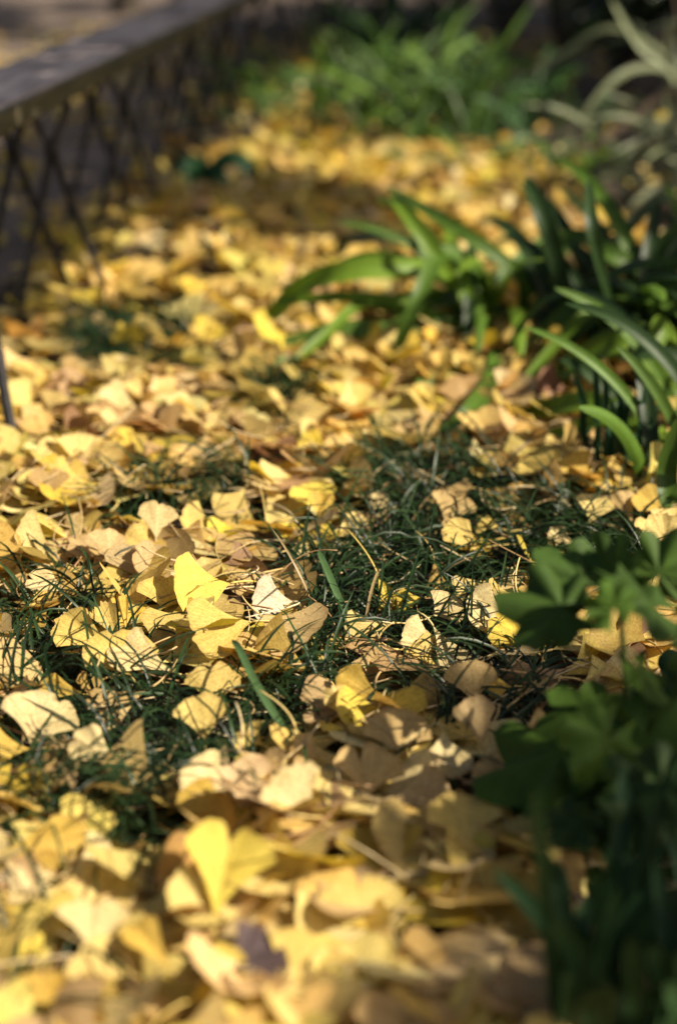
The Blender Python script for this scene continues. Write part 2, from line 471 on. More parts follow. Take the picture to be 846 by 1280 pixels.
cand = []
def scatter(x0, x1, y0, y1, dens, test=None):
    n = int((x1 - x0) * (y1 - y0) * dens)
    x = rng.uniform(x0, x1, n); y = rng.uniform(y0, y1, n)
    k = np.ones(n, bool) if test is None else test(x, y)
    cand.append(np.stack([x[k], y[k]], 1))
BACK = gp([(455, 25), (400, 85), (450, 160), (560, 185), (640, 200), (720, 250), (860, 340), (1100, 420), (1300, 200), (1300, 5), (600, 5)])
UNDER = gp([(660, 1010), (720, 900), (800, 870), (1000, 860), (1000, 1500), (700, 1500), (665, 1150)])
half = lambda y: .27 * y + .30
def bed_test(keep_grass=.07):
    def t(x, y):
        k = (np.abs(x) < half(y)) & (x > BX(y) - .10)
        g = grass_mask(x, y)
        k &= ~(g & (rng.random(len(x)) > keep_grass))
        k &= ~((x < BX(y) + .16) & (rng.random(len(x)) > .5))
        k &= ~(inpoly(x, y, UNDER) & (rng.random(len(x)) > .07))
        k &= ~(inpoly(x, y, BACK) & (rng.random(len(x)) > .10))
        return k
    return t
scatter(-1.2, 1.2, .5, 2.6, 1150, bed_test())
scatter(-1.4, 1.6, 2.6, 4.4, 800, bed_test())
scatter(-1.6, 2.4, 4.4, 8.5, 260, bed_test())
scatter(-3.0, 0, .8, 8.8, 95, lambda x, y: (x < BX(y) - .08) & (rng.random(len(x)) < .45 + .9 * (vnoise(x, y, .7) - .3)) & (np.abs(x) < half(y) + .3))
cand = np.concatenate(cand)
rng.shuffle(cand)
NL = len(cand)
fp = np.array([(a, b) for a in (-.8, -.4, 0, .4, .8) for b in (.1, .35, .6, .85)]) ; fp = fp[np.abs(fp[:, 0]) < fp[:, 1] * 1.25]
A_ = np.c_[fp, np.ones(len(fp))]; PINV = np.linalg.pinv(A_)
lit = dict(base=np.zeros((NL, 3)), R=np.zeros((NL, 3, 3)), L=np.zeros(NL), Th=np.zeros(NL), par=[None] * NL, col=np.zeros((NL, 3)), cn=[None] * NL, pose=[None] * NL, shape=[None] * NL)
names = ['bright', 'yellow', 'straw', 'cream', 'pale', 'tan', 'pink', 'ochre', 'golden', 'brown']
for i in range(NL):
    x, y = cand[i]
    nz = vnoise(x, y, .30); far = np.clip((y - 1.9) / .8, 0, 1)
    wts = np.array([.05 + .14 * far, .14 + .16 * far, .20, .14, .20, .15 - .08 * far, .06 - .03 * far, .045, .05 + .04 * far, .022])
    wts[[5, 6, 9]] *= .5 + 1.1 * (1 - nz); wts[[0, 1, 4]] *= .5 + 1.0 * nz
    cn = names[rng.choice(10, p=wts / wts.sum())]
    c = np.array(COLS[cn]) * (1 + .10 * rng.standard_normal()) * (1 + .05 * rng.standard_normal(3))
    L = rng.uniform(.049, .075)
    ps = rng.random()
    psi = rng.uniform(0, 2 * np.pi); cs, sn = np.cos(psi), np.sin(psi)
    rot = np.array([[cs, -sn], [sn, cs]])
    W = (fp * L) @ rot.T + (x, y)
    h = hmap(W[:, 0], W[:, 1])
    ax_, ay_, c0 = PINV @ h                       # heights over local (unit) footprint
    ax_, ay_ = np.clip([ax_ / L, ay_ / L], -.55, .55)
    tl = .11 if ps < .82 else .42
    pose = 'flat' if tl < .3 else 'tilted'
    ax2, ay2 = ax_ + tl * rng.standard_normal(), ay_ + tl * .8 * rng.standard_normal()
    plane = fp @ np.array([ax2, ay2]) * L
    off = np.percentile(h - plane, 72) + .0015
    bz = off
    nl = norm(np.array([-ax2, -ay2, 1])); yl = norm(np.array([0, 1, ay2]))
    R3 = np.array([[cs, -sn, 0], [sn, cs, 0], [0, 0, 1]])
    nrm = R3 @ nl; ax3 = R3 @ yl
    face_down = rng.random() < .5
    if face_down: nrm = -nrm
    lit['R'][i] = frame(ax3, nrm); lit['base'][i] = (x, y, bz); lit['L'][i] = L
    q = rng.random(); sgn = -1 if face_down else 1
    shp = 'cupped'
    P = dict(cup=sgn * rng.uniform(-.1, .35), kx=sgn * rng.normal(.15, .35), ky=sgn * rng.normal(.15, .45), fold=0., rip=rng.uniform(.02, .09), notch=rng.uniform(0, .26), jag=rng.uniform(.002, .02), vn=rng.normal(0, .12), ph=tuple(rng.uniform(0, 6.28, 3)))
    Th = rng.uniform(.72, 1.12)
    if q < .16: P['fold'] = sgn * rng.uniform(.3, .9); shp = 'folded'
    elif q < .28: P['kx'] = sgn * rng.uniform(1.1, 1.9); shp = 'curled'
    elif q < .38: Th = rng.uniform(.38, .55); shp = 'narrow'
    elif q < .50: P['rip'] = rng.uniform(.10, .16); shp = 'rippled'
    elif abs(P['ky']) + abs(P['kx']) < .5: shp = 'flat'
    if P['notch'] > .17 and shp in ('flat', 'cupped'): shp = 'notched'; P['notch'] = rng.uniform(.2, .4)
    lit['Th'][i] = Th; lit['par'][i] = P; lit['col'][i] = np.clip(c, .01, .9); lit['cn'][i] = cn; lit['pose'][i] = pose; lit['shape'][i] = shp
    ii = np.clip(((W[:, 0] - X0) / HR).astype(int), 0, nx - 1); jj = np.clip(((W[:, 1] - Y0) / HR).astype(int), 0, ny - 1)
    top = np.minimum(off + plane + .002, h + .011)
    HM[ii, jj] = np.maximum(HM[ii, jj], top)

# ------------------------------------------------------------------ the leaves one can single out in the photo
# base px, tip px, half angle (deg), facing (0 flat .. 1 towards the lens), colour, options, stalk end px or None, label
HERO = [
 ((288, 729), (224, 745), 52, .75, 'lemon', dict(notch=.02, rip=.03, cup=.15), (333, 729), "clean lemon yellow leaf standing tilted behind the big mottled yellow leaves"),
 ((214, 772), (209, 724), 48, .5, 'yellow', dict(notch=.05, rip=.06), None, "speckled dull yellow leaf right beside the clean lemon yellow leaf, on its bench side"),
 ((366, 752), (330, 752), 50, .8, 'white', dict(notch=.03, rip=.03, cup=.3), (307, 772), "cream white leaf with scalloped rim glowing in sun beside the dry grass knot"),
 ((316, 777), (246, 790), 46, .35, 'yellow', dict(notch=.1), None, "large mottled yellow leaf lying just in front of the clean lemon yellow leaf"),
 ((244, 768), (193, 790), 42, .35, 'straw', dict(notch=.05), None, "straw yellow leaf half covered by the large mottled yellow leaf"),
 ((328, 716), (290, 724), 42, .35, 'tan', dict(notch=.1, kx=-.6), (356, 710), "small tan bow shaped leaf with pale stalk behind the lemon yellow leaf"),
 ((306, 610), (284, 645), 46, .75, 'straw', dict(notch=.02, kx=.5), (333, 652), "arched straw leaf bent over the grass with its long stalk curling down"),
 ((330, 606), (362, 650), 34, .55, 'pale', dict(notch=0, kx=.4), None, "smooth pale yellow leaf slanting down beside the arched straw leaf"),
 ((402, 642), (386, 606), 48, .5, 'lemon', dict(notch=.05), None, "light lemon leaf at the back edge of the main grass patch"),
 ((402, 656), (400, 627), 30, .7, 'golden', dict(kx=1.2), None, "small golden curled leaf tucked under the light lemon leaf"),
 ((270, 658), (230, 650), 46, .45, 'straw', dict(fold=.3), None, "triangular straw leaf peaked like a tent in front of the back grass strip"),
 ((264, 664), (302, 690), 46, .3, 'tan', dict(notch=.1, ky=.4), None, "broad tan leaf in front of the tent shaped straw leaf"),
 ((408, 672), (463, 652), 27, .25, 'pale', dict(kx=-.4), (352, 690), "narrow pale leaf with long thick stalk at the edge of the grass"),
 ((512, 634), (467, 631), 28, .45, 'cream', dict(kx=.3, notch=.03), (531, 655), "creamy spoon shaped leaf at the back of the main grass patch"),
 ((472, 718), (487, 756), 26, .9, 'bright', dict(fold=.5, notch=0), (434, 662), "bright yellow wedge leaf stuck upright in the middle of the grass"),
 ((527, 747), (508, 750), 40, .6, 'bright', dict(L=.03), None, "tiny bright yellow leaf scrap beside the upright wedge leaf"),
 ((540, 770), (568, 754), 58, .6, 'cream', dict(notch=.04, cup=.2, L=.045), (483, 779), "small scalloped cream fan leaf in the middle of the grass"),
 ((542, 698), (546, 733), 22, .85, 'ochre', dict(kx=.8), (520, 664), "dull olive brown narrow leaf hanging from an upright hooked stalk in the grass"),
 ((625, 725), (578, 748), 32, .45, 'pale', dict(notch=.05), (640, 709), "pale leaf with grass blades crossing over it behind the bright mottled leaf"),
 ((634, 768), (594, 764), 54, .75, 'cream', dict(notch=.02, cup=.3, fold=.15), None, "large cream leaf with one raised corner leaning on the bright mottled leaf"),
 ((668, 812), (622, 776), 42, .6, 'bright', dict(notch=.15, rip=.08), None, "bright mottled yellow leaf at the heart of the leaf heap beside the shrub"),
 ((648, 745), (663, 776), 44, .7, 'pale', dict(notch=.1), (649, 697), "pale yellow leaf with a long stalk standing straight up from it"),
 ((690, 812), (738, 800), 38, .35, 'pale', dict(fold=.2), None, "pale pleated leaf low at the shrub side of the leaf heap"),
 ((700, 796), (703, 768), 34, .7, 'straw', dict(notch=.1, rip=.1), None, "straw leaf standing behind the pale pleated leaf"),
 ((742, 836), (779, 838), 42, .4, 'cream', dict(notch=.05, rip=.1), None, "cream leaf with a grass blade shadow lying under the lobed shrub"),
 ((725, 850), (752, 858), 46, .5, 'tan', dict(rip=.14, jag=.03), None, "scalloped tan leaf in front of the cream leaf under the lobed shrub"),
 ((486, 780), (438, 790), 36, .6, 'pale', dict(notch=.05), None, "pale folded leaf upper half over the dark grass"),
 ((472, 800), (458, 842), 30, .95, 'tan', dict(notch=.05, kx=.4), None, "shaded tan leaf pointing down under the pale folded leaf"),
 ((553, 803), (515, 800), 46, .6, 'cream', dict(notch=.06, cup=.3), None, "cream lobed leaf half shaded by the taller cream leaf next to it"),
 ((541, 782), (570, 832), 25, .7, 'cream', dict(kx=-.5, notch=0), None, "tall slim cream leaf slanting down beside the half shaded lobed leaf"),
 ((498, 812), (530, 814), 36, .4, 'straw', dict(fold=.2), None, "straw leaf tucked under the half shaded cream lobed leaf"),
 ((592, 882), (588, 842), 46, .85, 'tan', dict(notch=.02, cup=.1), None, "squarish tan leaf right above the big downward pointing tan leaf"),
 ((605, 934), (590, 879), 32, .92, 'pink', dict(notch=0, cup=.2), (607, 946), "smooth pinkish tan leaf pointing straight down in the shade"),
 ((640, 858), (624, 858), 46, .5, 'golden', dict(L=.035), None, "small golden leaf beside the squarish tan leaf"),
 ((481, 876), (425, 857), 34, .55, 'golden', dict(fold=.6, kx=.5), (530, 890), "folded golden leaf with dark underside and long stalk in the grass"),
 ((447, 908), (416, 866), 22, .75, 'pale', dict(kx=.4), None, "slim pale leaf below the folded golden leaf"),
 ((498, 946), (496, 907), 60, .6, 'tan', dict(notch=.02, rip=.08, speck=1), None, "speckled tan fan leaf lying along the front edge of the grass"),
 ((553, 913), (556, 948), 44, .7, 'cream', dict(notch=.03), (495, 938), "dull cream leaf in shade between the speckled fan and the downward pointing leaf"),
 ((456, 1000), (463, 938), 50, .75, 'tan', dict(notch=.35, vn=-.25), None, "large deeply notched tan leaf crossed by a long stalk"),
 ((487, 1000), (560, 994), 40, .4, 'pink', dict(notch=.04), None, "broad flat greyish tan leaf in the shade beside the notched tan leaf"),
 ((585, 1058), (572, 1000), 56, .5, 'straw', dict(notch=.05, cup=.2), None, "large dull straw leaf with a small sun fleck in front of the flat greyish leaf"),
 ((640, 1002), (618, 945), 40, .7, 'tan', dict(rip=.14, fold=.3), None, "crumpled tan leaf in shade against the lobed shrub"),
 ((256, 928), (251, 884), 46, .85, 'straw', dict(notch=.02, cup=.15, L=.055), (253, 960), "dull straw kite shaped leaf with its stalk hanging straight down"),
 ((268, 886), (266, 840), 48, .75, 'straw', dict(notch=.1), None, "straw leaf crossed by grass shadows above the kite shaped leaf"),
 ((287, 994), (248, 966), 42, .75, 'cream', dict(notch=.02), None, "pale cream leaf at the front edge of the grass below the kite shaped leaf"),
 ((284, 1020), (256, 1000), 36, .6, 'golden', dict(kx=.7), None, "small golden leaf under the pale cream leaf at the grass edge"),
 ((330, 932), (300, 912), 50, .55, 'yellow', dict(rip=.15, L=.04), None, "small crinkled yellow leaf sunk in the dark grass"),
 ((369, 909), (388, 978), 42, .8, 'pale', dict(notch=.04), (324, 863), "pale yellow leaf under a torn tan piece, its stalk pointing up to the bench"),
 ((402, 946), (374, 934), 46, .75, 'tan', dict(rip=.08, L=.045), None, "torn tan leaf piece lying on top of a pale yellow leaf"),
 ((396, 1022), (340, 984), 60, .65, 'cream', dict(notch=.15, jag=.035, vn=-.4, L=.075), None, "very large cream yellow leaf with ragged rim at the grass edge"),
 ((268, 1146), (288, 1046), 38, .9, 'lemon', dict(fold=.45, notch=.2, L=.075), None, "big lemon yellow leaf standing upright with a groove down its middle"),
 ((340, 1262), (418, 1200), 52, .55, 'yellow', dict(notch=.05, L=.075), None, "big smooth yellow leaf lying at the bottom edge of the photo"),
 ((282, 1216), (338, 1182), 46, .55, 'purple', dict(rip=.12, kx=.7), None, "dead purple brown curled leaf"),
 ((36, 1122), (130, 1126), 36, .55, 'pale', dict(notch=.02, L=.07), None, "pale flat leaf with pointed corner under the golden arched leaf"),
 ((84, 1092), (130, 1074), 36, .5, 'cream', dict(notch=.03), None, "cream leaf wedged between the golden arched leaf and the dark grass"),
 ((0, 1066), (96, 1052), 30, .6, 'golden', dict(kx=-.9, notch=0, L=.075), None, "long golden arched leaf striped by grass blade shadows"),
 ((8, 1132), (52, 1088), 46, .55, 'cream', dict(jag=.03, notch=.1), None, "cream yellow leaf with ragged rim under the golden arched leaf"),
 ((58, 1196), (18, 1160), 52, .6, 'lemon', dict(notch=.1, L=.065), None, "lemon yellow lobed leaf in full sun at the bench side edge of the photo"),
 ((112, 1190), (118, 1146), 48, .6, 'cream', dict(notch=.12, L=.06), None, "cream two lobed leaf beside the small grass gap"),
 ((160, 1232), (114, 1204), 46, .45, 'pale', dict(notch=.05, L=.065), None, "pale smooth leaf in front of the cream two lobed leaf"),
 ((214, 1212), (172, 1158), 24, .7, 'golden', dict(kx=1.0, L=.065), None, "rolled golden brown leaf slanting beside the cream two lobed leaf"),
 ((39, 934), (58, 872), 55, .85, 'cream', dict(notch=.12, vn=.25, rip=.07, L=.066), None, "big cream fan leaf tilted up in front of the dark grass"),
 ((38, 936), (4, 936), 36, .6, 'golden', dict(cup=.3), None, "rounded golden leaf at the foot of the big cream fan leaf"),
 ((150, 958), (98, 926), 30, .5, 'cream', dict(kx=.4, rip=.1), None, "crinkled cream leaf in the grass on the shrub side of the big cream fan leaf"),
 ((108, 868), (60, 858), 25, .5, 'golden', dict(kx=.5), (140, 867), "slim golden leaf with straight stalk behind the big cream fan leaf"),
 ((132, 848), (114, 854), 44, .5, 'ochre', dict(rip=.1, L=.045), None, "ochre ruffled leaf half under grass blades near the slim golden leaf"),
 ((184, 862), (124, 890), 28, .7, 'tan', dict(notch=.15, kx=.3), None, "tan triangular leaf with split tip in the dark grass"),
 ((217, 840), (150, 808), 30, .65, 'cream', dict(notch=.02, kx=.3, L=.07), None, "long pale cream leaf sloping down from the dry heap onto the grass"),
 ((142, 812), (77, 778), 30, .55, 'yellow', dict(fold=.2, L=.065), (58, 786), "yellow leaf with a thin curved stalk at the edge of the dry heap"),
 ((26, 698), (22, 742), 30, .95, 'tan', dict(notch=0, kx=.3, L=.055), (40, 670), "tan fan leaf hanging with its stalk up against the litter"),
 ((159, 796), (154, 755), 10, .9, 'golden', dict(kx=1.0, notch=0), None, "thin rolled golden leaf standing upright in the dry heap"),
 ((150, 803), (128, 764), 24, .9, 'straw', dict(fold=.5, jag=.03), None, "shredded straw leaf standing in the dry heap beside the rolled golden leaf"),
 ((117, 694), (90, 680), 42, .6, 'pink', dict(notch=.06, L=.045), None, "small pinkish cream leaf at the back of the dark grass by the bench"),
 ((136, 702), (132, 671), 44, .65, 'pink', dict(rip=.06), None, "greyish cream leaf next to the small pinkish cream leaf"),
 ((195, 674), (197, 638), 42, .85, 'cream', dict(notch=.1), None, "rounded cream leaf standing up at the front of the back grass strip"),
 ((194, 690), (158, 668), 44, .5, 'straw', dict(kx=.5), None, "straw leaf in front of the rounded cream leaf"),
 ((213, 706), (180, 697), 42, .45, 'pink', dict(notch=.05, rip=.06), None, "pinkish tan leaf with wavy rim on the litter"),
 ((84, 738), (46, 726), 40, .5, 'cream', dict(notch=.15), None, "cream leaf just behind the curved grass tuft near the bench"),
 ((603, 612), (672, 630), 42, .5, 'ochre', dict(cup=-.3, L=.065), None, "arched ochre tan leaf half in shade near the upright grass tuft"),
 ((738, 660), (746, 618), 36, .8, 'pale', dict(notch=.05), None, "pale leaf propped up at the foot of the upright grass tuft"),
 ((790, 654), (778, 618), 26, .9, 'tan', dict(notch=0), None, "squarish tan leaf at the foot of the upright grass tuft"),
 ((832, 642), (802, 624), 40, .6, 'golden', dict(fold=.3), None, "golden shaded leaf beyond the upright grass tuft at the photo's edge"),
 ((836, 692), (822, 648), 30, .8, 'pale', dict(notch=.04), None, "pale greenish cream leaf standing above the lobed shrub"),
 ((736, 602), (716, 574), 40, .9, 'golden', dict(kx=.6), None, "sunlit golden rimmed leaf standing behind the pale propped leaf"),
 ((725, 689), (692, 668), 26, .6, 'cream', dict(rip=.12), None, "pleated cream leaf like a half open fan on the grass"),
 ((690, 690), (722, 706), 26, .4, 'yellow', dict(kx=.5), (592, 687), "yellow leaf with a very long straight yellow stalk across the grass"),
 ((626, 661), (597, 648), 36, .5, 'yellow', dict(notch=.02, L=.045), None, "small yellow spoon leaf at the back of the grass beside the pleated fan"),
 ((555, 652), (570, 622), 46, .5, 'tan', dict(notch=.1), None, "tan bow tie leaf at the back edge of the grass"),
 ((602, 692), (562, 660), 30, .5, 'straw', dict(fold=.3), None, "straw leaf slanting behind the long stalked yellow leaf"),
]
view = lambda p: norm(CAM - p)
heroes = []
for (b, t, th, f, cn, op, st, lab) in HERO:
    z = .03
    for _ in range(4):
        B = at(b[0], b[1], z); z = float(hmap(B[0], B[1])) + .006
    B = at(b[0], b[1], z)
    n0_ = norm((1 - f) * np.array([0, 0, 1.]) + f * view(B) + .28 * S)
    d = norm(ray(*t))
    T = CAM + d * (((B - CAM) @ n0_) / (d @ n0_))
    L = float(np.linalg.norm(T - B))
    Lc = float(np.clip(L * 1.14, .028 if op.get('L', 1) < .05 else .045, .09))
    T = B + (T - B) * Lc / L; L = Lc
    nrm = n0_
    if T[2] < z - .004: B = B + norm(CAM - B) * (z - T[2]) * .9; T = T + norm(CAM - B) * (z - T[2]) * .9
    P = dict(cup=.1, kx=0., ky=rng.normal(0, .2), fold=0., rip=.05, notch=.08, jag=.008, vn=0., ph=tuple(rng.uniform(0, 6.28, 3)))
    P.update({k: v for k, v in op.items() if k in P})
    c = np.array(COLS[cn]) * (1 + .04 * rng.standard_normal())
    lowest = min(B[2], T[2])
    hh = max(0, float(hmap(*( (B + T) / 2)[:2])) + .004 - (B[2] + T[2]) / 2)
    sh = view(B) * hh * 1.3
    heroes.append(dict(base=B + sh, R=frame(T - B, nrm), L=L, Th=math.radians(th), par=P, col=c, cn=cn, st=st, lab=lab, tip=T))

# which of the scattered leaves show largest (point splat with a depth test at half size)
fv, _ = fan(1, .9, nu=9, nv=9)
PW, PH = 423, 640
buf = np.full(PW * PH, 1e9); ids = np.full(PW * PH, -1)
def splat(V, idn):
    px, py, f = project(V)
    i = (px / 2).astype(int); j = (py / 2).astype(int)
    k = (i >= 0) & (i < PW) & (j >= 0) & (j < PH) & (f > 0)
    q = j[k] * PW + i[k]; fz = f[k]
    m = fz < buf[q]; buf[q[m]] = fz[m]; ids[q[m]] = idn
for k, h in enumerate(heroes):
    V, _ = fan(h['L'], h['Th'], nu=22, nv=36, **h['par'])
    splat(V @ h['R'].T + h['base'], NL + k)
hb = buf.copy(); harea = np.bincount(ids[ids >= 0] - NL, minlength=len(heroes))
dropped = set()
for i in range(NL):
    if lit['base'][i][1] > 2.3: continue
    V, _ = fan(lit['L'][i], lit['Th'][i], nu=15, nv=19, **lit['par'][i])
    px, py, f = project(V @ lit['R'][i].T + lit['base'][i])
    a, b = (px / 2).astype(int), (py / 2).astype(int)
    k = (a >= 0) & (a < PW) & (b >= 0) & (b < PH)
    q = np.unique((b[k] * PW + a[k])[f[k] < hb[b[k] * PW + a[k]] - .002]); q = q[ids[q] >= NL]
    if len(q) and (np.bincount(ids[q] - NL, minlength=len(heroes)) > .07 * np.maximum(harea, 1)).any(): dropped.add(i)
buf[:] = 1e9; ids[:] = -1
order = [i for i in range(NL) if lit['base'][i][1] < 2.4 and i not in dropped]
for i in order:
    V, _ = fan(lit['L'][i], lit['Th'][i], nu=15, nv=23, **lit['par'][i])
    splat(V @ lit['R'][i].T + lit['base'][i], i)
for k, h in enumerate(heroes):
    V, _ = fan(h['L'], h['Th'], nu=22, nv=36, **h['par'])
    splat(V @ h['R'].T + h['base'], NL + k)
jj, ii = np.divmod(np.arange(PW * PH), PW)
hid = (ii * 2 > 655) & (jj * 2 > 880) | (ii * 2 > 800) & (jj * 2 > 690)
cnt = np.bincount(ids[(ids >= 0) & ~hid], minlength=NL + len(heroes))
NAUTO = 300 - len(heroes)
sel = np.argsort(-cnt[:NL])[:NAUTO]
sel = [int(i) for i in sel if cnt[i] > 0]

# labels: where a leaf lies is told from leaves and plants that are easy to find
LM = [((250, 742), "the clean lemon yellow leaf"), ((345, 752), "the cream white leaf"), ((283, 1090), "the upright grooved lemon leaf"), ((310, 1198), "the dead purple leaf"),
      ((55, 900), "the big cream fan leaf"), ((360, 1000), "the very large ragged cream leaf"), ((400, 1220), "the big smooth bottom yellow leaf"), ((595, 900), "the downward pointing tan leaf"),
      ((635, 785), "the bright mottled leaf"), ((480, 738), "the upright wedge leaf"), ((545, 765), "the small scalloped cream fan"), ((15, 572), "the bench foot"), ((770, 600), "the upright grass tuft"),
      ((640, 1000), "the lobed shrub's lower edge"), ((490, 450), "the drooping lily leaf tip"), ((463, 965), "the notched tan leaf"), ((40, 1058), "the golden arched leaf"), ((25, 725), "the hanging tan fan leaf"),
      ((155, 775), "the rolled golden leaf"), ((30, 1165), "the lobed lemon leaf"), ((120, 1165), "the cream two lobed leaf"), ((252, 905), "the kite shaped leaf"), ((640, 620), "the arched ochre leaf"),
      ((300, 628), "the arched straw leaf"), ((420, 620), "the light lemon leaf"), ((560, 1040), "the sun flecked straw leaf"), ((520, 990), "the flat greyish leaf"), ((170, 440), "the small far grass patch"),
      ((196, 655), "the rounded cream leaf"), ((455, 860), "the folded golden leaf"), ((700, 1110), "the dark strap blades"), ((335, 430), "the wide drooping lily leaf")]
LMW = [(np.array(at(*p)[:2]), n) for p, n in LM]
CW = dict(bright="bright yellow", yellow="yellow", straw="straw coloured", cream="cream", pale="pale yellow", tan="tan", pink="pinkish tan", ochre="ochre", golden="golden", brown="brown")
ORD = ["", "second ", "third ", "fourth ", "fifth ", "sixth ", "seventh ", "eighth ", "ninth "]
info = []
for i in sel:
    V, _ = fan(lit['L'][i], lit['Th'][i], nu=5, nv=5, **lit['par'][i])
    c = (V @ lit['R'][i].T + lit['base'][i]).mean(0)[:2]
    dd = sorted((np.linalg.norm(c - p), k) for k, (p, _n) in enumerate(LMW))
    dist, k = dd[0]
    r = c - LMW[k][0]
    a = math.degrees(math.atan2(r[1], r[0]))
    side = "to the shrub side of" if -45 <= a < 45 else "behind" if 45 <= a < 135 else "in front of" if -135 <= a < -45 else "to the bench side of"
    info.append((dist, i, k, side))
seen = {}
auto_label = {}
for dist, i, k, side in sorted(info):
    key = (lit['cn'][i], lit['shape'][i], k, side)
    n = seen.get(key, 0); seen[key] = n + 1
    auto_label[i] = f"{ORD[min(n, 8)]}{CW[lit['cn'][i]]} {lit['shape'][i]} leaf {side} {LMW[k][1]}"

GRP = "fallen ginkgo leaves one can tell apart"
def put_leaf(base, R, L, Th, par, col, label, st=None, nu=11, nv=23):
    V, U = fan(L, Th, nu=nu, nv=nv, **par)
    me_o = mesh_obj("ginkgo_leaf", V @ R.T, grid_faces(nu, nv), M_GINKGO, None, U, col)
    me_o.location = tuple(base)
    tag(me_o, label, "leaf", GRP)
    axis, nrm = R[:, 1], R[:, 2]
    if st is not None:
        z = max(.02, base[2] * .8)
        E = at(st[0], st[1], float(np.clip(hmap(*at(*st, .03)[:2]) + .008, .01, .08)))
        if np.linalg.norm(E - base) > .10: E = at_depth(st[0], st[1], base[1] + .3 * (E[1] - base[1]))
        m = base - axis * .4 * np.linalg.norm(E - base)
        t = np.linspace(0, 1, 11)[:, None]
        P = base * (1 - t) ** 2 + 2 * t * (1 - t) * m + t ** 2 * E
    else:
        P = stalk_pts(base, axis, nrm, rng.uniform(.02, .045), rng.normal(0, .35), rng.uniform(-.15, .25))
    Vs, Fs = tube(P - base, np.linspace(.0011, .0008, len(P)), 6)
    sk = mesh_obj("stalk", Vs, Fs, M_STALK, None, np.zeros((len(Vs), 3)), STALKC * .5 + np.asarray(col) * .5)
    sk.parent = me_o
    return me_o


for h in heroes:
    put_leaf(h['base'], h['R'], h['L'], h['Th'], h['par'], h['col'], h['lab'], h['st'], 15, 31)
for i in sel:
    put_leaf(lit['base'][i], lit['R'][i], lit['L'][i], lit['Th'][i], lit['par'][i], lit['col'][i], auto_label[i])

# the remaining leaves: one mass
sset = set(sel)
Vs, Fs, Us, Cs, n0 = [], [], [], [], 0
gf = {}
for i in range(NL):
    if i in sset or i in dropped: continue
    y = lit['base'][i][1]
    nu, nv = (7, 13) if y < 2.3 else (5, 9) if y < 4 else (4, 6)
    V, U = fan(lit['L'][i], lit['Th'][i], nu=nu, nv=nv, **lit['par'][i])
    Vs.append(V @ lit['R'][i].T + lit['base'][i]); Us.append(U); Cs.append(np.broadcast_to(lit['col'][i], (len(V), 3)))
    if (nu, nv) not in gf: gf[(nu, nv)] = grid_faces(nu, nv)
    Fs.append(gf[(nu, nv)] + n0); n0 += len(V)
    if y < 3.2 and rng.random() < .75:
        R = lit['R'][i]
        P = stalk_pts(lit['base'][i], R[:, 1], R[:, 2], rng.uniform(.02, .045), rng.normal(0, .4), rng.uniform(-.3, .3), 5)
        V, F = tube(P, .0009, 4, cap=False)
        Vs.append(V); Fs.append(np.array(F) + n0); n0 += len(V); Us.append(np.zeros((len(V), 3))); Cs.append(np.broadcast_to(STALKC * .6 + lit['col'][i] * .4, (len(V), 3)))
tag(mesh_obj("fallen_leaves", np.concatenate(Vs), np.concatenate(Fs), M_GINKGO, None, np.concatenate(Us), np.concatenate(Cs)),
    "thick yellow and tan litter of fallen ginkgo leaves covering the bed", "fallen leaves", kind="stuff")

# ------------------------------------------------------------------ ribbons (grass, strap leaves)
def ribbon(P, width, face=None, keel=.15, across=3, roll=0., prof=None, tip=.85):
    """blade along P; face = wanted normal direction; V keel; returns V, F, U"""
    P = np.asarray(P, float); n = len(P)
    T = norm(np.gradient(P, axis=0))
    f = np.array([0, 0, 1.]) if face is None else np.asarray(face, float)
    X = np.cross(T, f)
    bad = np.linalg.norm(X, axis=1) < .15
    X[bad] = np.cross(T[bad], np.array([.3, -1, .1]))
    X = norm(X)
    for i in range(1, n):
        if X[i] @ X[i - 1] < 0: X[i] = -X[i]
    Nn = norm(np.cross(X, T))
    if roll:
        r = np.linspace(0, roll, n)[:, None]
        X, Nn = X * np.cos(r) + Nn * np.sin(r), Nn * np.cos(r) - X * np.sin(r)
    s = np.linspace(0, 1, n)
    wd = (np.minimum(1, .55 + 1.2 * s) * np.where(s > .55, np.sqrt(np.clip(1 - ((s - .55) / .45) ** 2 * .995, 0, 1)) ** tip, 1)) if prof is None else prof(s)
    wd = np.maximum(wd, .03) * width / 2
    a = np.linspace(-1, 1, across)
    V = P[:, None] + X[:, None] * (a[None, :, None] * wd[:, None, None]) + Nn[:, None] * (keel * np.abs(a)[None, :, None] * wd[:, None, None])
    U = np.stack(np.broadcast_arrays(s[:, None] * 3, a[None] * .5 + .5, np.full((n, across), P[0, 0] * 7)), -1)
    return V.reshape(-1, 3), grid_faces(n, across), U.reshape(-1, 3)


def arc(root, az, ln, el0, droop, n=10, wob=0.):
    """points of a blade leaving root at elevation el0 and bending down by droop radians on its way"""
    s = np.linspace(0, 1, n); el = el0 - droop * s ** 1.3
    azs = az + wob * s
    st = np.stack([np.cos(el) * np.sin(azs), np.cos(el) * np.cos(azs), np.sin(el)], 1) * (ln / (n - 1))
    P = root + np.vstack([np.zeros(3), np.cumsum(st[:-1], 0)])
    return P


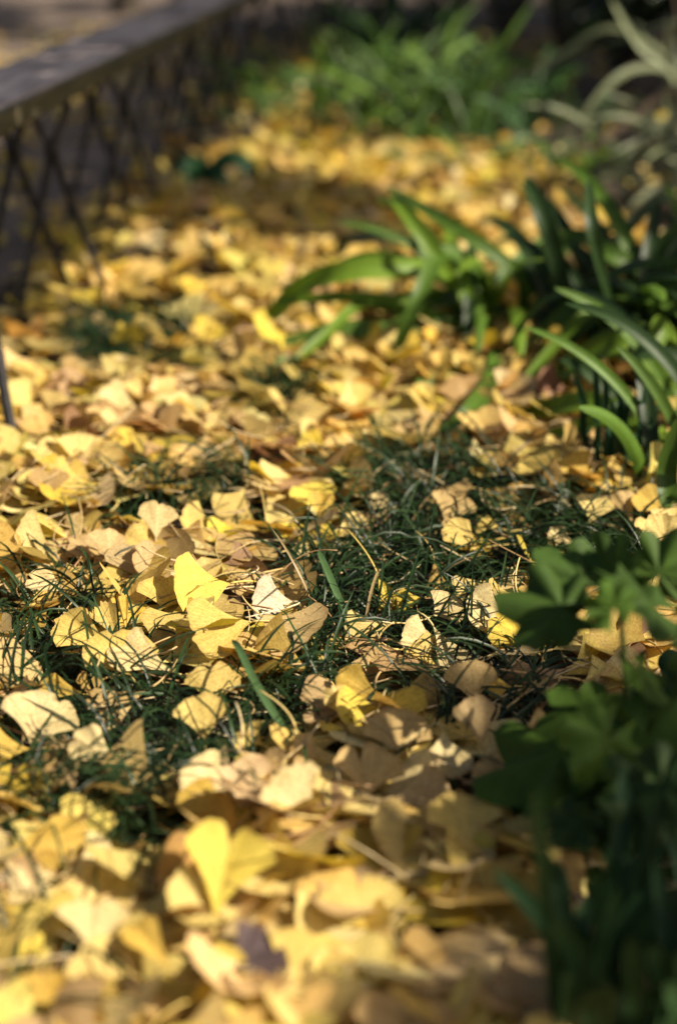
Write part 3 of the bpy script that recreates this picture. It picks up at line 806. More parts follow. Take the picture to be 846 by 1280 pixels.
# mondo grass
gV, gF, gU, gC, n0 = [], [], [], [], 0
tx = np.concatenate([rng.uniform(-.6, .8, 5200), rng.uniform(-.7, .5, 900)]); ty = np.concatenate([rng.uniform(.7, 2.0, 5200), rng.uniform(2.0, 2.7, 900)])
k = grass_mask(tx, ty); tx, ty = tx[k], ty[k]
keep = []
for i in range(len(tx)):
    if all((tx[i] - tx[j]) ** 2 + (ty[i] - ty[j]) ** 2 > .026 ** 2 for j in keep): keep.append(i)
for i in keep:
    root = np.array([tx[i], ty[i], .004])
    near = ty[i] < 2.0
    flow = 2 * np.pi * vnoise(tx[i], ty[i], .25) * 1.5
    for b in range(rng.integers(22, 32)):
        az = flow + rng.normal(0, 1.1) if rng.random() < .6 else rng.uniform(0, 2 * np.pi)
        ln = rng.uniform(.06, .14)
        P = arc(root + np.r_[rng.normal(0, .008, 2), 0], az, ln, rng.uniform(.45, 1.25), rng.uniform(.8, 2.2), 8 if near else 6, rng.normal(0, .5))
        lowz = .012 + .012 * rng.random()
        P[2:, 2] = np.maximum(P[2:, 2], lowz)
        qx, qy, _ = project(P)
        qi = np.clip((qx / 2).astype(int), 0, PW - 1); qj = np.clip((qy / 2).astype(int), 0, PH - 1)
        if (ids[qj * PW + qi] >= NL).sum() >= 2 and rng.random() > .42: continue      # flattened under the larger leaves
        V, F, U = ribbon(P, rng.uniform(.0021, .0036), None, .3, 3 if near else 2, rng.normal(0, .5), tip=1.2)
        c = np.array((.017, .037, .011)) * rng.uniform(.5, 1.6) * (1, rng.uniform(.9, 1.1), 1)
        if rng.random() < .02: c = np.array((.30, .22, .10)) * rng.uniform(.6, 1.2)
        gV.append(V); gF.append(F + n0); n0 += len(V); gU.append(U); gC.append(np.broadcast_to(c, (len(V), 3)))
tag(mesh_obj("mondo_grass", np.concatenate(gV), np.concatenate(gF), M_GRASS, None, np.concatenate(gU), np.concatenate(gC)),
    "dark green fine mondo grass growing up between the fallen leaves", "grass", kind="stuff")

# dry straw bits among the leaves
mb = MB()
for i in range(800):
    x, y = rng.uniform(-.5, .6), rng.uniform(.75, 2.0)
    if abs(x) > half(y) - .15: continue
    z = float(hmap(x, y)) + .006
    ln = rng.uniform(.03, .09); a = rng.uniform(0, 6.28); t = np.linspace(0, 1, 7)[:, None]
    e = np.array([math.cos(a), math.sin(a), rng.normal(0, .2)]); l2 = np.array([-math.sin(a), math.cos(a), rng.normal(.2, .4)])
    P = np.array([x, y, z]) + e * ln * t + l2 * ln * rng.normal(0, .35) * t * (1 - t) * 2
    P[:, 2] = np.maximum(P[:, 2], z - .002)
    V, F = tube(P, rng.uniform(.0005, .0011), 5)
    mb.add(V, F, None, np.array(((.50, .37, .17), (.36, .22, .10), (.62, .50, .28))[rng.integers(3)]))
tag(mb.build("dry_straw", M_STALK), "thin dry stalks and straw bits strewn over the leaves", "litter", kind="stuff")

# two broad light grass blades over the mondo grass
for pts, lab in (([(392, 948, .012), (352, 905, .045), (318, 850, .075), (300, 812, .085), (290, 800, .08)], "long light green grass blade bent over the dark grass beside the straw leaves"),
                 ([(450, 800, .01), (425, 750, .05), (407, 708, .075), (398, 688, .08)], "light green grass blade leaning over the grass behind the cream white leaf")):
    P = spline([at(*p) for p in pts], 16)
    V, F, U = ribbon(P, .0075, (0, -.8, .6), .25, 3)
    o = mesh_obj("grass_shoot", V - P[0], F, M_STRAP, None, U, (.10, .19, .07)); o.location = tuple(P[0]); tag(o, lab, "grass shoot")


def plant(name, root, label, cat, group=None): return empty(name, root, label, cat, group)


def strap_leaf(parent, P, width, col, keel=.35, roll=0., face=(0, -.72, .7), n=22, name="leaf", prof=None):
    P = spline(P, n)
    P[1:, 2] = np.maximum(P[1:, 2], hmap(P[1:, 0], P[1:, 1]) * .85 + .012)
    V, F, U = ribbon(P, width, face, keel, 5, roll, prof)
    return mesh_obj(name, V, F, M_STRAP, parent, U, np.array(col))


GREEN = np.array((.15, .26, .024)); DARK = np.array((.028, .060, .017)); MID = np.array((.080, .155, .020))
# lily one, spreading to the bench side
root = at(612, 425)
A = plant("lily_plant", root, "strap leaved lily clump with bright arching leaves reaching over the leaves to the bench", "plant")
def rp(du=0., dv=0., z=0.): return root + np.array([du, dv, z])
LILY = [
 ([rp(-.01), at(560, 352, .11), at(515, 337, .15), at(425, 341, .15), at(365, 368, .10), at(324, 420, .02)], .046, GREEN, .35),
 ([rp(-.02, .01), at(540, 392, .07), at(475, 374, .10), at(400, 373, .10), at(338, 379, .085)], .026, GREEN * .85, 0),
 ([rp(-.03), at(530, 400, .06), at(456, 380, .09), at(400, 425, .06), at(322, 492, .0)], .024, GREEN * .85, 0),
 ([rp(-.03, -.01), at(540, 425, .03), at(449, 412, .06), at(383, 424, .045), at(331, 437, .03)], .040, MID, .2),
 ([rp(0, 0), at(600, 345, .13), at(553, 318, .18), at(522, 375, .13), at(487, 459, .02)], .036, MID, 0),
 ([rp(.05, .02), at(650, 350, .12), at(575, 290, .20), at(520, 257, .22), at(483, 233, .22)], .034, MID * .9, 0),
 ([rp(0, .02), at(570, 360, .12), at(535, 305, .20), at(505, 262, .25), at(488, 246, .26)], .034, GREEN * .9, .3),
 ([rp(.01, .01), at(585, 350, .13), at(578, 345, .14), at(584, 385, .09), at(594, 428, .03)], .030, GREEN * 1.15, 0),
 ([rp(.0, -.02), at(560, 400, .06), at(510, 396, .07), at(470, 440, .02)], .026, GREEN, 0),
 ([rp(-.02, -.04), at(575, 470, .03), at(520, 500, .02)], .040, MID, 0),
 ([rp(.02, -.05), at(600, 500, .06), at(560, 545, .03), at(540, 560, .01)], .036, MID, 0),
 ([rp(.02, .03), at(560, 330, .14), at(500, 300, .14), at(440, 300, .09), at(415, 322, .05)], .036, DARK, .2),
]
for P, wd, c, r in LILY: strap_leaf(A, P, wd * .82, c, roll=r)
for i in range(26):
    az = rng.uniform(-3.4, 1.4); ln = rng.uniform(.18, .40)
    P = arc(root + np.r_[rng.normal(0, .03, 2), 0], az, ln, rng.uniform(.7, 1.2), rng.uniform(.9, 1.9), 8)
    P[:, 2] = np.maximum(P[:, 2], .01)
    strap_leaf(A, P, rng.uniform(.016, .027), (MID if i % 2 else GREEN) * rng.uniform(.7, 1.1))
# lily two, in the shade
root = at(770, 455)
B2 = plant("lily_plant", root, "dark lily clump in shade behind the upright grass tuft, arching over with one sunlit leaf", "plant")
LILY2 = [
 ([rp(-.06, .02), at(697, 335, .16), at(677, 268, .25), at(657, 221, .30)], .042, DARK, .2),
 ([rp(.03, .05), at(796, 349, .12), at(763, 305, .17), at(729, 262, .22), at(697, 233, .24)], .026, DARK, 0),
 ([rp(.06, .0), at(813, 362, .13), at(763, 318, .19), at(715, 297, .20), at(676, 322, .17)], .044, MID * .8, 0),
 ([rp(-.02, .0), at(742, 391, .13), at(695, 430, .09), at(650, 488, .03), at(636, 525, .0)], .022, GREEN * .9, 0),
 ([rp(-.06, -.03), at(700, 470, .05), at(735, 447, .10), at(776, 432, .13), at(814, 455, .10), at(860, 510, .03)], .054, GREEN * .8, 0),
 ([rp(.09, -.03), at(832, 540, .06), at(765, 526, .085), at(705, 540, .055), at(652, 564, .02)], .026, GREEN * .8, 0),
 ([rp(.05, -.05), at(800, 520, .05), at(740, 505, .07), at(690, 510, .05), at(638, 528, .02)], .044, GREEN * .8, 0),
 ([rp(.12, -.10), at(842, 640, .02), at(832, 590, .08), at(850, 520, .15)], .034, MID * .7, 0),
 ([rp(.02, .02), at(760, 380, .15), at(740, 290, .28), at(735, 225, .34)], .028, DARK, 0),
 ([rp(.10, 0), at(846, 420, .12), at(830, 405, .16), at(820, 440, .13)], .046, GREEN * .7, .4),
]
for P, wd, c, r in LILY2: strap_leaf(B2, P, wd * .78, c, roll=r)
for i in range(60):
    az = rng.uniform(-.7, 3.3); ln = rng.uniform(.24, .50)
    P = arc(root + np.r_[rng.normal(0, .10), rng.normal(0, .06), 0], az, ln, rng.uniform(.8, 1.3), rng.uniform(.9, 2.0), 8)
    P[:, 2] = np.maximum(P[:, 2], .01)
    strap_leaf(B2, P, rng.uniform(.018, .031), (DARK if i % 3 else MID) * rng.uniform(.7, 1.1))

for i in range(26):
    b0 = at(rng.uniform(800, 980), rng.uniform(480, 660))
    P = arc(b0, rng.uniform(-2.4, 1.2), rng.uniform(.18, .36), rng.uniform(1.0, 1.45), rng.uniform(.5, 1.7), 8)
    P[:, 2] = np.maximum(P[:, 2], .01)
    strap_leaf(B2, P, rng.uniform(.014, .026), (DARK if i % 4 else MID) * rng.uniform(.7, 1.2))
for k, (px, py) in enumerate(((700, 505), (610, 470))):
    strap_leaf(B2 if k == 0 else A, arc(at(px, py), -2.2 + k, .2, .5, .7, 7), .016, (.34, .23, .10))
# upright narrow tuft
root = at(772, 608)
Tf = plant("grass_tuft", root, "upright tuft of narrow dark blades standing in front of the shaded lily", "grass tuft")
for (bx, by, tx_, ty_) in ((745, 585, 717, 463), (748, 590, 743, 455), (752, 580, 756, 457), (764, 612, 779, 490), (770, 605, 788, 484), (785, 615, 804, 484), (778, 625, 796, 540), (790, 612, 786, 540), (803, 610, 812, 520), (755, 605, 760, 530), (795, 622, 830, 560), (760, 600, 735, 545), (780, 600, 770, 510), (808, 612, 806, 555), (742, 600, 728, 500), (765, 618, 764, 500), (775, 598, 770, 470), (792, 600, 800, 500), (800, 618, 822, 500), (752, 612, 748, 520), (783, 608, 780, 530), (760, 622, 775, 560), (812, 622, 840, 540)):
    b0 = at(bx, by); tp = at_depth(tx_, ty_, b0[1] + rng.uniform(-.03, .03))
    mid = (b0 + tp) / 2 + np.array([rng.normal(0, .006), rng.normal(0, .01), .01])
    strap_leaf(Tf, [b0, mid, tp], .0105, np.array((.024, .07, .032)) * rng.uniform(.8, 1.5), face=(0, -1, .2), n=12, name="blade", roll=rng.normal(0, .5))
b0 = at(695, 628); tp = at_depth(686, 568, b0[1])
V, F, U = ribbon(spline([b0, (b0 + tp) / 2 + np.array([.004, 0, 0]), tp], 8), .006, (0, -1, .2), .2, 3)
o = mesh_obj("grass_shoot", V - b0, F, M_GRASS, None, U, (.03, .08, .035)); o.location = tuple(b0); tag(o, "single short dark grass blade standing up beside the arched ochre leaf", "grass shoot")

# far strap clumps at the top
def strap_clump(px, py, n, lo, hi, wlo, whi, cols, label, spread=.07, el=(.85, 1.45), dr=(.5, 1.6), name="strap_plant", group=None, azr=(-3.14, 3.14)):
    r0 = at(px, py); t = plant(name, r0, label, "plant", group)
    for i in range(n):
        P = arc(r0 + np.r_[rng.normal(0, spread, 2), 0], rng.uniform(*azr), rng.uniform(lo, hi), rng.uniform(*el), rng.uniform(*dr), 7)
        P[:, 2] = np.maximum(P[:, 2], .008)
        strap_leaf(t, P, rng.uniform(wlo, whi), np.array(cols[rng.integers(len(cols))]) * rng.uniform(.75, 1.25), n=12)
    return t
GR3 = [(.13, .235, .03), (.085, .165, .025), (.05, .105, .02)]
strap_clump(505, 182, 62, .30, .52, .014, .023, GR3, "sunlit strap leaved clump standing tallest in the middle behind the leaf bed", .15)
strap_clump(405, 150, 46, .26, .46, .014, .022, GR3, "low sunlit strap leaved clump sprawling toward the bench, behind the tallest clump", .2, (.5, 1.1), (.6, 1.5))
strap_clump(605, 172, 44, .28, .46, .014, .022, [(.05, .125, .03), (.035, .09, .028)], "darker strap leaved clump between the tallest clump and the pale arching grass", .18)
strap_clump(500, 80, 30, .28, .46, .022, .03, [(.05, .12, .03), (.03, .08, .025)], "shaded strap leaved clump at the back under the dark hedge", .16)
strap_clump(330, 118, 18, .10, .18, .03, .04, [(.06, .15, .03), (.04, .10, .03)], "low broad leaved green plant at the back near the bench end", .09, (.3, .9), (.4, 1.2), "broad_leaf_plant")
strap_clump(268, 152, 7, .07, .12, .028, .036, [(.05, .13, .03)], "tiny green plant among far leaves beside the bench legs", .03, (.2, .7), (.3, 1.), "broad_leaf_plant")
strap_clump(660, 225, 22, .14, .26, .018, .026, GR3, "small sunlit green clump between the lily and the pale arching grass", .09, (.5, 1.1), (.6, 1.5))

# small dark plant
r0 = at(258, 248); t = plant("seedling_plant", r0, "small dark green seedling with few broad leaves alone in the shaded leaves", "plant")
for P, wd in (([r0, at_depth(248, 222, r0[1]), at_depth(240, 205, r0[1]), at_depth(232, 248, r0[1] - .06)], .062), ([r0, at_depth(268, 215, r0[1]), at_depth(290, 200, r0[1]), at_depth(314, 215, r0[1]), at_depth(326, 245, r0[1] - .03)], .055),
              ([r0, at_depth(262, 228, r0[1] - .03), at_depth(272, 222, r0[1] - .04), at_depth(280, 252, r0[1] - .07)], .075), ([r0, at_depth(240, 212, r0[1]), at_depth(226, 206, r0[1]), at_depth(212, 222, r0[1])], .05)):
    strap_leaf(t, P, wd, (.022, .075, .026), prof=lambda s: np.sin(np.pi * np.clip(s, .02, .98)) ** .7)
r0 = at(272, 322); t = plant("seedling_plant", r0, "very small green sprout in front of the larger seedling", "plant")
for k in range(4): strap_leaf(t, arc(r0, k * 1.6 - 2, .07, .7, 1., 6), .02, (.025, .07, .03), n=8)

# pale arching grass, top right
r0 = at(905, 262)
C_ = plant("arching_grass", r0, "pale striped grass with long blades arching out of the dark corner", "plant")
PALE = np.array((.34, .40, .22)); PINKT = np.array((.42, .32, .22))
def cp(du, dv): return r0 + np.array([du, dv, 0])
for P, wd, c in (
    ([cp(.02, .1), at_depth(868, 110, 4.0), at_depth(773, 36, 4.1), at_depth(700, 68, 4.15), at_depth(620, 118, 4.2)], .030, PALE),
    ([cp(0, 0), at_depth(846, 105, 3.6), at_depth(800, 60, 3.6), at_depth(760, -6, 3.6)], .034, PALE * 1.1),
    ([cp(-.02, .02), at_depth(846, 108, 3.75), at_depth(800, 86, 3.75), at_depth(752, 116, 3.7), at_depth(700, 200, 3.65)], .036, PALE),
    ([cp(0, -.02), at_depth(862, 110, 3.6), at_depth(790, 150, 3.6), at_depth(718, 196, 3.6)], .034, PINKT),
    ([cp(-.03, -.05), at_depth(846, 185, 3.5), at_depth(805, 195, 3.45), at_depth(765, 222, 3.4)], .030, PALE * .8),
    ([cp(0, -.05), at_depth(870, 150, 3.5), at_depth(820, 160, 3.45), at_depth(780, 205, 3.4)], .028, PALE * .9),
    ([cp(0, .05), at_depth(846, 60, 3.9), at_depth(830, 30, 3.9), at_depth(640, 100, 4.1)], .022, PALE * .5),
    ([cp(-.05, .0), at_depth(838, 150, 3.6), at_depth(834, 90, 3.6), at_depth(836, 20, 3.6)], .022, PALE * .8)):
    strap_leaf(C_, P, wd * .62, c * .62)
for i in range(46):
    az = rng.uniform(-2.6, -.3)
    P = arc(r0 + np.r_[rng.normal(0, .08, 2), 0], az, rng.uniform(.3, .55), rng.uniform(.6, 1.3), rng.uniform(1., 2.2), 9)
    P[:, 2] = np.maximum(P[:, 2], .01)
    strap_leaf(C_, P, rng.uniform(.008, .02), PALE * rng.uniform(.25, .65), n=14)

# ------------------------------------------------------------------ lobed shrub in front
def lobed(L, lobes=5, nu=7, nv=41, ph=0.):
    """chrysanthemum like leaf: base at origin along +Y"""
    v = np.linspace(-1, 1, nv)[None, :]; u = np.linspace(0, 1, nu)[:, None]
    th = v * 2.5
    env = .62 + .38 * np.cos(th * .55) ** 2
    lob = 1 - .34 * (1 - np.abs(np.cos(v * np.pi * lobes / 2))) ** 1.1 - .07 * np.abs(np.sin(v * 23 + ph)) + .06 * np.sin(3 * v + ph)
    c = np.array([0, .45 * L])
    Rr = .55 * L * env * lob
    x = u * Rr * np.sin(th); y = c[1] + u * Rr * np.cos(th)
    y = np.where(np.abs(v) > .985, y * .2 + .8 * (1 - u) * c[1], y)
    z = .05 * L * np.sin(5 * v * np.pi + ph) * u ** 2 - .22 * L * (x / L) ** 2 * 1.5 - .25 * L * ((y - c[1]) / L) ** 2 * np.sign(y - c[1]) + .03 * L * np.cos(v * np.pi * lobes) * u
    V = np.stack([x + 0 * u, y, z], -1).reshape(-1, 3)
    U = np.stack(np.broadcast_arrays(u, v * .5 + .5, np.full_like(u * v, ph)), -1).reshape(-1, 3)
    return V, U


base = at(800, 1040)
SH = empty("lobed_shrub", base, "dark green bushy plant with lobed leaves filling the shady corner beside the leaf heap", "plant")
tips = []
Yd = base[1]
stems = [([(800, 1040), (790, 960), (782, 860), (775, 765)], 0), ([(820, 1045), (835, 980), (850, 860), (860, 740)], .03), ([(790, 1040), (760, 1010), (735, 960)], -.03), ([(840, 1050), (880, 1000), (930, 900)], .06), ([(830, 1045), (840, 1020), (845, 960)], -.05)]
for pts, dy in stems:
    P = spline([at_depth(p[0], p[1], Yd + dy * j / len(pts)) if j else at(*p) for j, p in enumerate(pts)], 12)
    V, F = tube(P, np.linspace(.0045, .002, 12), 8); mesh_obj("stem", V, F, M_STRAP, SH, np.zeros((len(V), 3)), (.06, .10, .03))
LG = [(.050, .098, .014), (.040, .080, .014), (.064, .122, .016)]
def shrub_leaf(b, t, dyb, dyt, nrm=(-.1, -.5, .8), col=None):
    Bp = at_depth(b[0], b[1], Yd + dyb); Tp = at_depth(t[0], t[1], Yd + dyt)
    Tp = Bp + (Tp - Bp) * 1.3; L = np.linalg.norm(Tp - Bp); V, U = lobed(L, rng.choice([5, 7]), ph=rng.uniform(0, 6))
    R = frame(Tp - Bp, nrm)
    o = mesh_obj("leaf", V @ R.T + Bp, grid_faces(7, 41), M_LOBED, SH, U, np.array(LG[rng.integers(3)] if col is None else col) * rng.uniform(.8, 1.2))
for b, t, dyb, dyt in (((770, 770), (652, 752), 0, .02), ((775, 765), (690, 698), .02, .06), ((785, 765), (752, 688), .02, .05), ((800, 765), (838, 684), .02, .04), 
        ((800, 885), (690, 908), .0, .0), ((790, 905), (636, 965), -.02, -.03), ((800, 930), (690, 1020), -.03, -.06), ((815, 950), (718, 1085), -.03, -.07), ((830, 890), (880, 1010), -.04, -.07),
        ((835, 850), (785, 975), -.05, -.09), ((830, 830), (838, 915), -.04, -.06), ((800, 1000), (828, 1095), -.05, -.08), ((850, 790), (905, 700), 0, .03), ((850, 940), (920, 1050), -.02, -.05),
        ((770, 800), (820, 860), -.03, -.06), ((760, 960), (655, 1040), -.01, -.02), ((790, 880), (735, 955), -.06, -.10), ((860, 780), (780, 740), .0, -.03), ((860, 760), (890, 850), -.03, -.06)):
    n_ = norm(np.array([rng.normal(-.1, .3), rng.normal(-.45, .2), .75]))
    shrub_leaf(b, t, dyb, dyt, n_)
shrub_leaf((775, 790), (760, 740), -.06, -.07, (0, -.8, .5), (.08, .16, .025))
for i in range(22):
    bx, by = rng.uniform(730, 920), rng.uniform(790, 1060); a = rng.uniform(0, 6.28); r = rng.uniform(110, 165)
    tx_, ty_ = bx + r * math.cos(a), by + r * math.sin(a) * .8
    if 660 < tx_ < 800 and 760 < ty_ < 880 or 660 < (bx + tx_) / 2 < 800 and 760 < (by + ty_) / 2 < 880: continue
    if tx_ < 665 + max(0, (860 - ty_)) * .6 or ty_ < 705: continue
    d0 = rng.uniform(.0, .18)
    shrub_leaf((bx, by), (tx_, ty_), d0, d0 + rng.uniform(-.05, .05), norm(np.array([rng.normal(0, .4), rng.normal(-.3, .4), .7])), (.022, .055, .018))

for i in range(16):
    bx, by = rng.uniform(750, 900), rng.uniform(950, 1020); a = rng.uniform(.2, 2.7); q = rng.uniform(70, 110)
    d0 = rng.uniform(-.12, .06)
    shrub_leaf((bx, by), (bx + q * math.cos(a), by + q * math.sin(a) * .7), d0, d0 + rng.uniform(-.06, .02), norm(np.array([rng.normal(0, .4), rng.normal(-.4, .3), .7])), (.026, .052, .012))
# dark strap blades at the bottom right
r0 = at(775, 1330)
D_ = plant("strap_plant", r0, "dark bluish green strap blades rising from the bottom edge in front of the lobed plant", "plant")
for (bx, by, tx_, ty_, wd) in ((700, 1330, 668, 985, .010), (705, 1340, 690, 1145, .016), (720, 1330, 735, 1120, .015), (735, 1345, 715, 1170, .016), (745, 1330, 770, 1110, .014), (760, 1340, 752, 1160, .016), (775, 1330, 800, 1130, .014),
        (790, 1345, 785, 1175, .016), (800, 1330, 828, 1120, .014), (820, 1340, 812, 1180, .016), (840, 1330, 860, 1150, .015), (690, 1345, 672, 1200, .015), (860, 1330, 846, 1190, .015), (728, 1350, 748, 1230, .018), (770, 1350, 735, 1240, .018), (810, 1350, 830, 1230, .018), (715, 1290, 700, 1080, .013), (750, 1295, 742, 1090, .013), (785, 1290, 792, 1085, .013), (820, 1295, 815, 1095, .013), (850, 1290, 870, 1090, .013), (695, 1360, 705, 1215, .016), (720, 1365, 700, 1240, .018), (755, 1360, 770, 1225, .018), (790, 1365, 800, 1235, .018), (835, 1360, 850, 1220, .018)):
    b0 = at(bx, by); d0 = b0[1] + rng.uniform(-.03, .08); tp = at_depth(tx_, ty_, d0)
    mid = (b0 + tp) / 2 + np.array([rng.normal(0, .008), .01, .012])
    strap_leaf(D_, [b0, mid, tp], wd, np.array((.040, .085, .030)) * rng.uniform(.8, 1.4), face=(rng.normal(0, .3), -1, .3), n=14, keel=.3)

for i in range(26):
    b0 = at(rng.uniform(690, 900), rng.uniform(1210, 1370)); h_ = rng.uniform(.08, .19)
    P = arc(b0, rng.normal(0, 1.2), h_, rng.uniform(1.25, 1.55), rng.uniform(.1, .7), 6)
    strap_leaf(D_, P, rng.uniform(.010, .016), np.array((.022, .056, .022)) * rng.uniform(.7, 1.4), face=(rng.normal(0, .3), -1, .3), n=12, keel=.3)

# ------------------------------------------------------------------ trees, hedge
def leaf_cloud(mb, centres, n_each, rad, size, cols, seed_up=.5):
    for c in centres:
        for _ in range(n_each):
            p = c + norm(rng.standard_normal(3)) * rad * rng.random() ** .45
            a = norm(rng.standard_normal(3)); nn = norm(rng.standard_normal(3) + np.array([0, 0, seed_up * 2])); R = frame(a, nn)
            s = size * rng.uniform(.7, 1.3)
            q = np.array([(0, 0, 0), (.45, .5, .08), (0, 1.1, 0), (-.45, .5, .08)]) * s
            mb.add(q @ R.T + p, [(0, 1, 2, 3)], np.array([(0, .5, 0), (.5, 1, 0), (1, .5, 0), (.5, 0, 0)]), np.array(cols[rng.integers(len(cols))]) * rng.uniform(.7, 1.25))


def evergreen(px, py, r, h, lab, back=0.):
    g = at(px, py) + np.array([0, back, 0])
    t = empty("evergreen_shrub", g, lab, "shrub", "dark evergreen shrubs of the back hedge")
    mbs = MB()
    for k in range(6):
        a = k * 1.05; P = spline([g, g + np.array([math.cos(a) * r * .3, math.sin(a) * r * .3, h * .45]), g + np.array([math.cos(a) * r * .6, math.sin(a) * r * .6, h * .85])], 8)
        V, F = tube(P, np.linspace(.018, .006, 8), 6); mbs.add(V, F)
    mbs.build("stem", M_BARK, t)
    mf = MB()
    cs = []
    for k in range(46):
        d = norm(rng.standard_normal(3)); d[2] = abs(d[2]) * 1.2 - .25
        cs.append(g + np.array([0, 0, h * .42]) + d * np.array([r, r, h * .55]) * rng.uniform(.6, 1))
    leaf_cloud(mf, cs, 34, .13, .06, [(.018, .04, .016), (.012, .03, .014), (.03, .055, .02)])
    mf.build("foliage", M_EVER, t, smooth=False)
EV = [(405, 22, .55, 1.0, "dark evergreen shrub at the bench end of the back hedge"), (475, 22, .6, 1.1, "dark evergreen shrub behind the shaded strap clump, second from the bench"), (560, 34, .6, 1.1, "dark evergreen shrub in the hedge behind the darker strap clump"),
      (640, 52, .55, 1.1, "dark evergreen shrub in the hedge behind the tip of the pale arching blade"), (720, 78, .5, 1.1, "dark evergreen shrub right behind the pale arching grass"), (800, 105, .45, 1.0, "dark evergreen shrub at the photo's top corner"), (900, 140, .45, 1.0, "dark evergreen shrub beyond the top corner, beside the pale grass root")]
for px, py, r, h, lab in EV: evergreen(px, py + 22, r, h, lab, .35)


def tree(px, py, r, lab, hgt=6., crown_c=None, cols=None, name="tree"):
    g = at(px, py); t = empty(name, g, lab, "tree")
    P = spline([g + np.array([0, 0, -.05]), g + np.array([.02, 0, .4]), g + np.array([.05, .03, 2.]), g + np.array([0, .1, hgt * .75])], 22)
    rr = r * (1 + .5 * np.exp(-np.linspace(0, hgt * .75, 22) / .15)) * np.linspace(1, .45, 22)
    V, F = tube(P, rr, 14); mesh_obj("trunk", V, F, M_BARK, t)
    mbs = MB(); cs = []
    for k in range(9):
        a = k * 2.4; z0 = hgt * (.38 + .04 * k); e = g + np.array([math.cos(a) * 1.7, math.sin(a) * 1.7, z0 + 1.2])
        V, F = tube(spline([g + np.array([0, .05, z0]), (g + e) / 2 + np.array([0, 0, z0 * .55]), e], 8), np.linspace(r * .4, .012, 8), 6); mbs.add(V, F)
        for _ in range(6): cs.append(e + rng.normal(0, .5, 3))
    mbs.build("limb", M_BARK, t)
    mf = MB(); leaf_cloud(mf, cs, 40, .5, .10, cols or [(.55, .38, .05), (.5, .30, .04), (.40, .34, .08)])
    mf.build("crown", M_CROWN, t, smooth=False)
tree(157, 20, .105, "dark tree trunk standing on the path beyond the bench", name="ginkgo_tree")
tree(226, 3, .075, "farther dark tree trunk beyond the path, close above the bench seat", name="ginkgo_tree")

# added unseen tree; crown leaves set along sun rays to shade chosen patches
mf = MB(); cs = []
def shade(poly_px, cover, step, size, hlo=1.7, hhi=3.2, per=2, ns=.16, z0=0., world=False):
    poly = [tuple(p[:2]) if world else tuple(at(*p)[:2]) for p in poly_px]
    xs = [p[0] for p in poly]; ys = [p[1] for p in poly]
    X, Y = np.meshgrid(np.arange(min(xs), max(xs), step), np.arange(min(ys), max(ys), step))
    X = X.ravel() + rng.uniform(-.5, .5, X.size) * step; Y = Y.ravel() + rng.uniform(-.5, .5, Y.size) * step
    k = inpoly(X, Y, poly) & (vnoise(X * 1.3, Y, ns) * .7 + .3 * vnoise(X + 5, Y, ns * .4) < .15 + .75 * cover)
    for x, y in zip(X[k], Y[k]):
        hh = rng.uniform(hlo, hhi); p = np.array([x, y, z0]) + S * ((hh - z0) / S[2])
        cs.append(p)
        leaf_cloud(mf, [p], per, step * .5, size, [(.50, .36, .06), (.42, .34, .08), (.30, .30, .06)])
shade([(410, 1290), (455, 1130), (500, 1010), (575, 900), (640, 880), (740, 900), (1000, 900), (1100, 1500), (400, 1500)], .82, .05, .07, per=2)
shade([(690, 520), (640, 440), (650, 330), (690, 250), (760, 160), (1100, 200), (1100, 560), (840, 560), (780, 490)], .60, .07, .11, per=2)
shade([(760, 150), (640, 70), (400, 45), (330, 2), (1100, 2), (1100, 150)], .95, .13, .24, per=3, ns=.5)
shade([(640, 1290), (640, 1120), (700, 900), (1000, 900), (1100, 1500), (640, 1500)], .7, .05, .07, per=2, z0=.08)
shade([(235, 250), (300, 240), (440, 262), (455, 300), (420, 335), (330, 330), (180, 310), (170, 280)], 1.0, .055, .11, per=4)
shade([(-260, 420), (0, 330), (110, 300), (205, 250), (230, 170), (260, 110), (330, 30), (335, 6), (150, 30), (0, 110), (-260, 200)], .68, .09, .15, per=2, ns=.3)
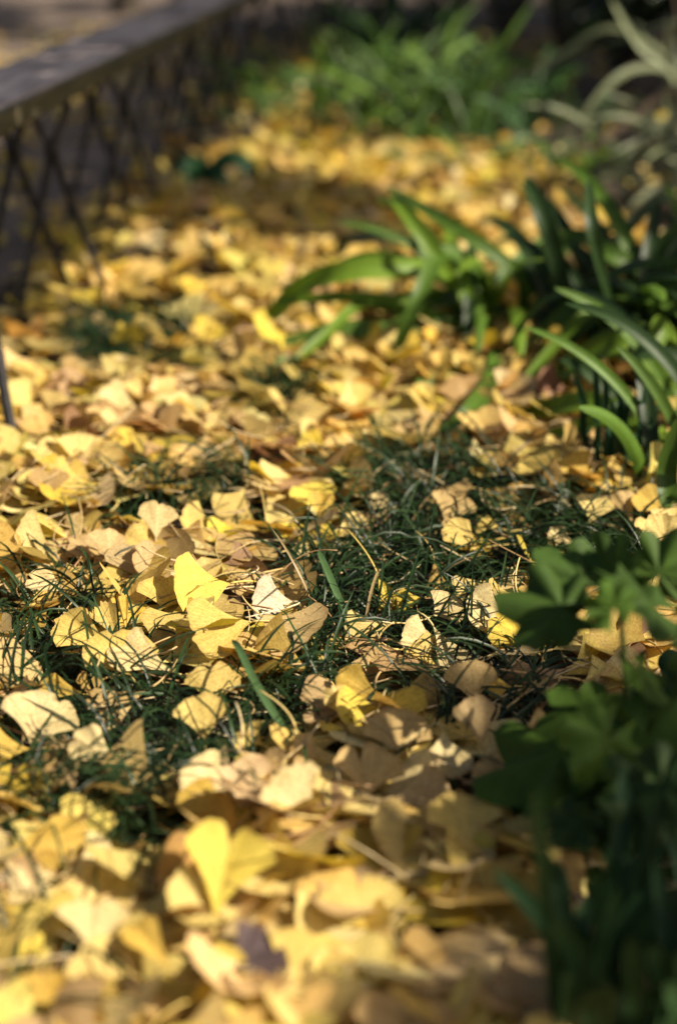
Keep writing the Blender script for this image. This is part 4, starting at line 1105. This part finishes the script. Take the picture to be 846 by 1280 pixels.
shade([(330, 110), (430, 60), (430, 20), (330, 10), (260, 110)], .7, .12, .2, per=2, ns=.3)
shade([(-200, 120), (0, 60), (200, 20), (330, 6), (330, 1), (-200, 1)], .45, .2, .30, per=2, ns=.6)
shade([BP(-.16, 1.0, 0), BP(.16, 1.0, 0), BP(.16, 9, 0), BP(-.16, 9, 0)], .80, .07, .12, per=3, ns=.25, z0=.44, world=True)
shade([base + np.array(q) for q in ((-.10, -.10, 0), (.25, -.10, 0), (.25, .16, 0), (-.02, .16, 0))], .50, .045, .075, per=2, z0=.24, world=True)
shade([at(770, 455) + np.array(q) for q in ((-.10, -.12, 0), (.35, -.12, 0), (.35, .2, 0), (-.10, .2, 0))], .74, .06, .10, per=2, z0=.16, world=True)
shade([BP(-.10, 1.0, 0), BP(.16, 1.0, 0), BP(.16, 9, 0), BP(-.10, 9, 0)], .8, .08, .12, per=3, ns=.25, z0=.22, world=True)
cs = np.array(cs)
tb = np.array([3.4, 5.6, 0])
SHADE_TREE = empty("ginkgo_tree", tb, "unseen ginkgo tree added beside the bed, its crown shaped to shade it", "tree")
P = spline([tb + (0, 0, -.05), tb + np.array([.03, 0, .5]), tb + np.array([-.05, .05, 1.6]), tb + np.array([-.1, .1, 3.6])], 20)
V, F = tube(P, np.linspace(.14, .05, 20), 14); mesh_obj("trunk", V, F, M_BARK, SHADE_TREE)
mbl = MB()
for c in cs[rng.choice(len(cs), 26, replace=False)]:
    st = tb + np.array([-.05, .05, 1.2 + .5 * rng.random()])
    V, F = tube(spline([st, (st + c) / 2 + np.array([0, 0, .15]), c], 8), np.linspace(.022, .004, 8), 6); mbl.add(V, F)
mbl.build("limb", M_BARK, SHADE_TREE)
mf.build("crown", M_CROWN, SHADE_TREE, smooth=False)
print("leaves", NL, "heroes", len(heroes), "auto", len(sel), "crown", mf.n)
dup = [l for l in list(auto_label.values()) if list(auto_label.values()).count(l) > 1]
print("dropped", len(dropped)); print("duplicate labels", dup[:10])
for h in heroes:
    px, py, _ = project(h['base']); 
    if h['L'] > .08: print("long", round(h['L'], 3), h['lab'])
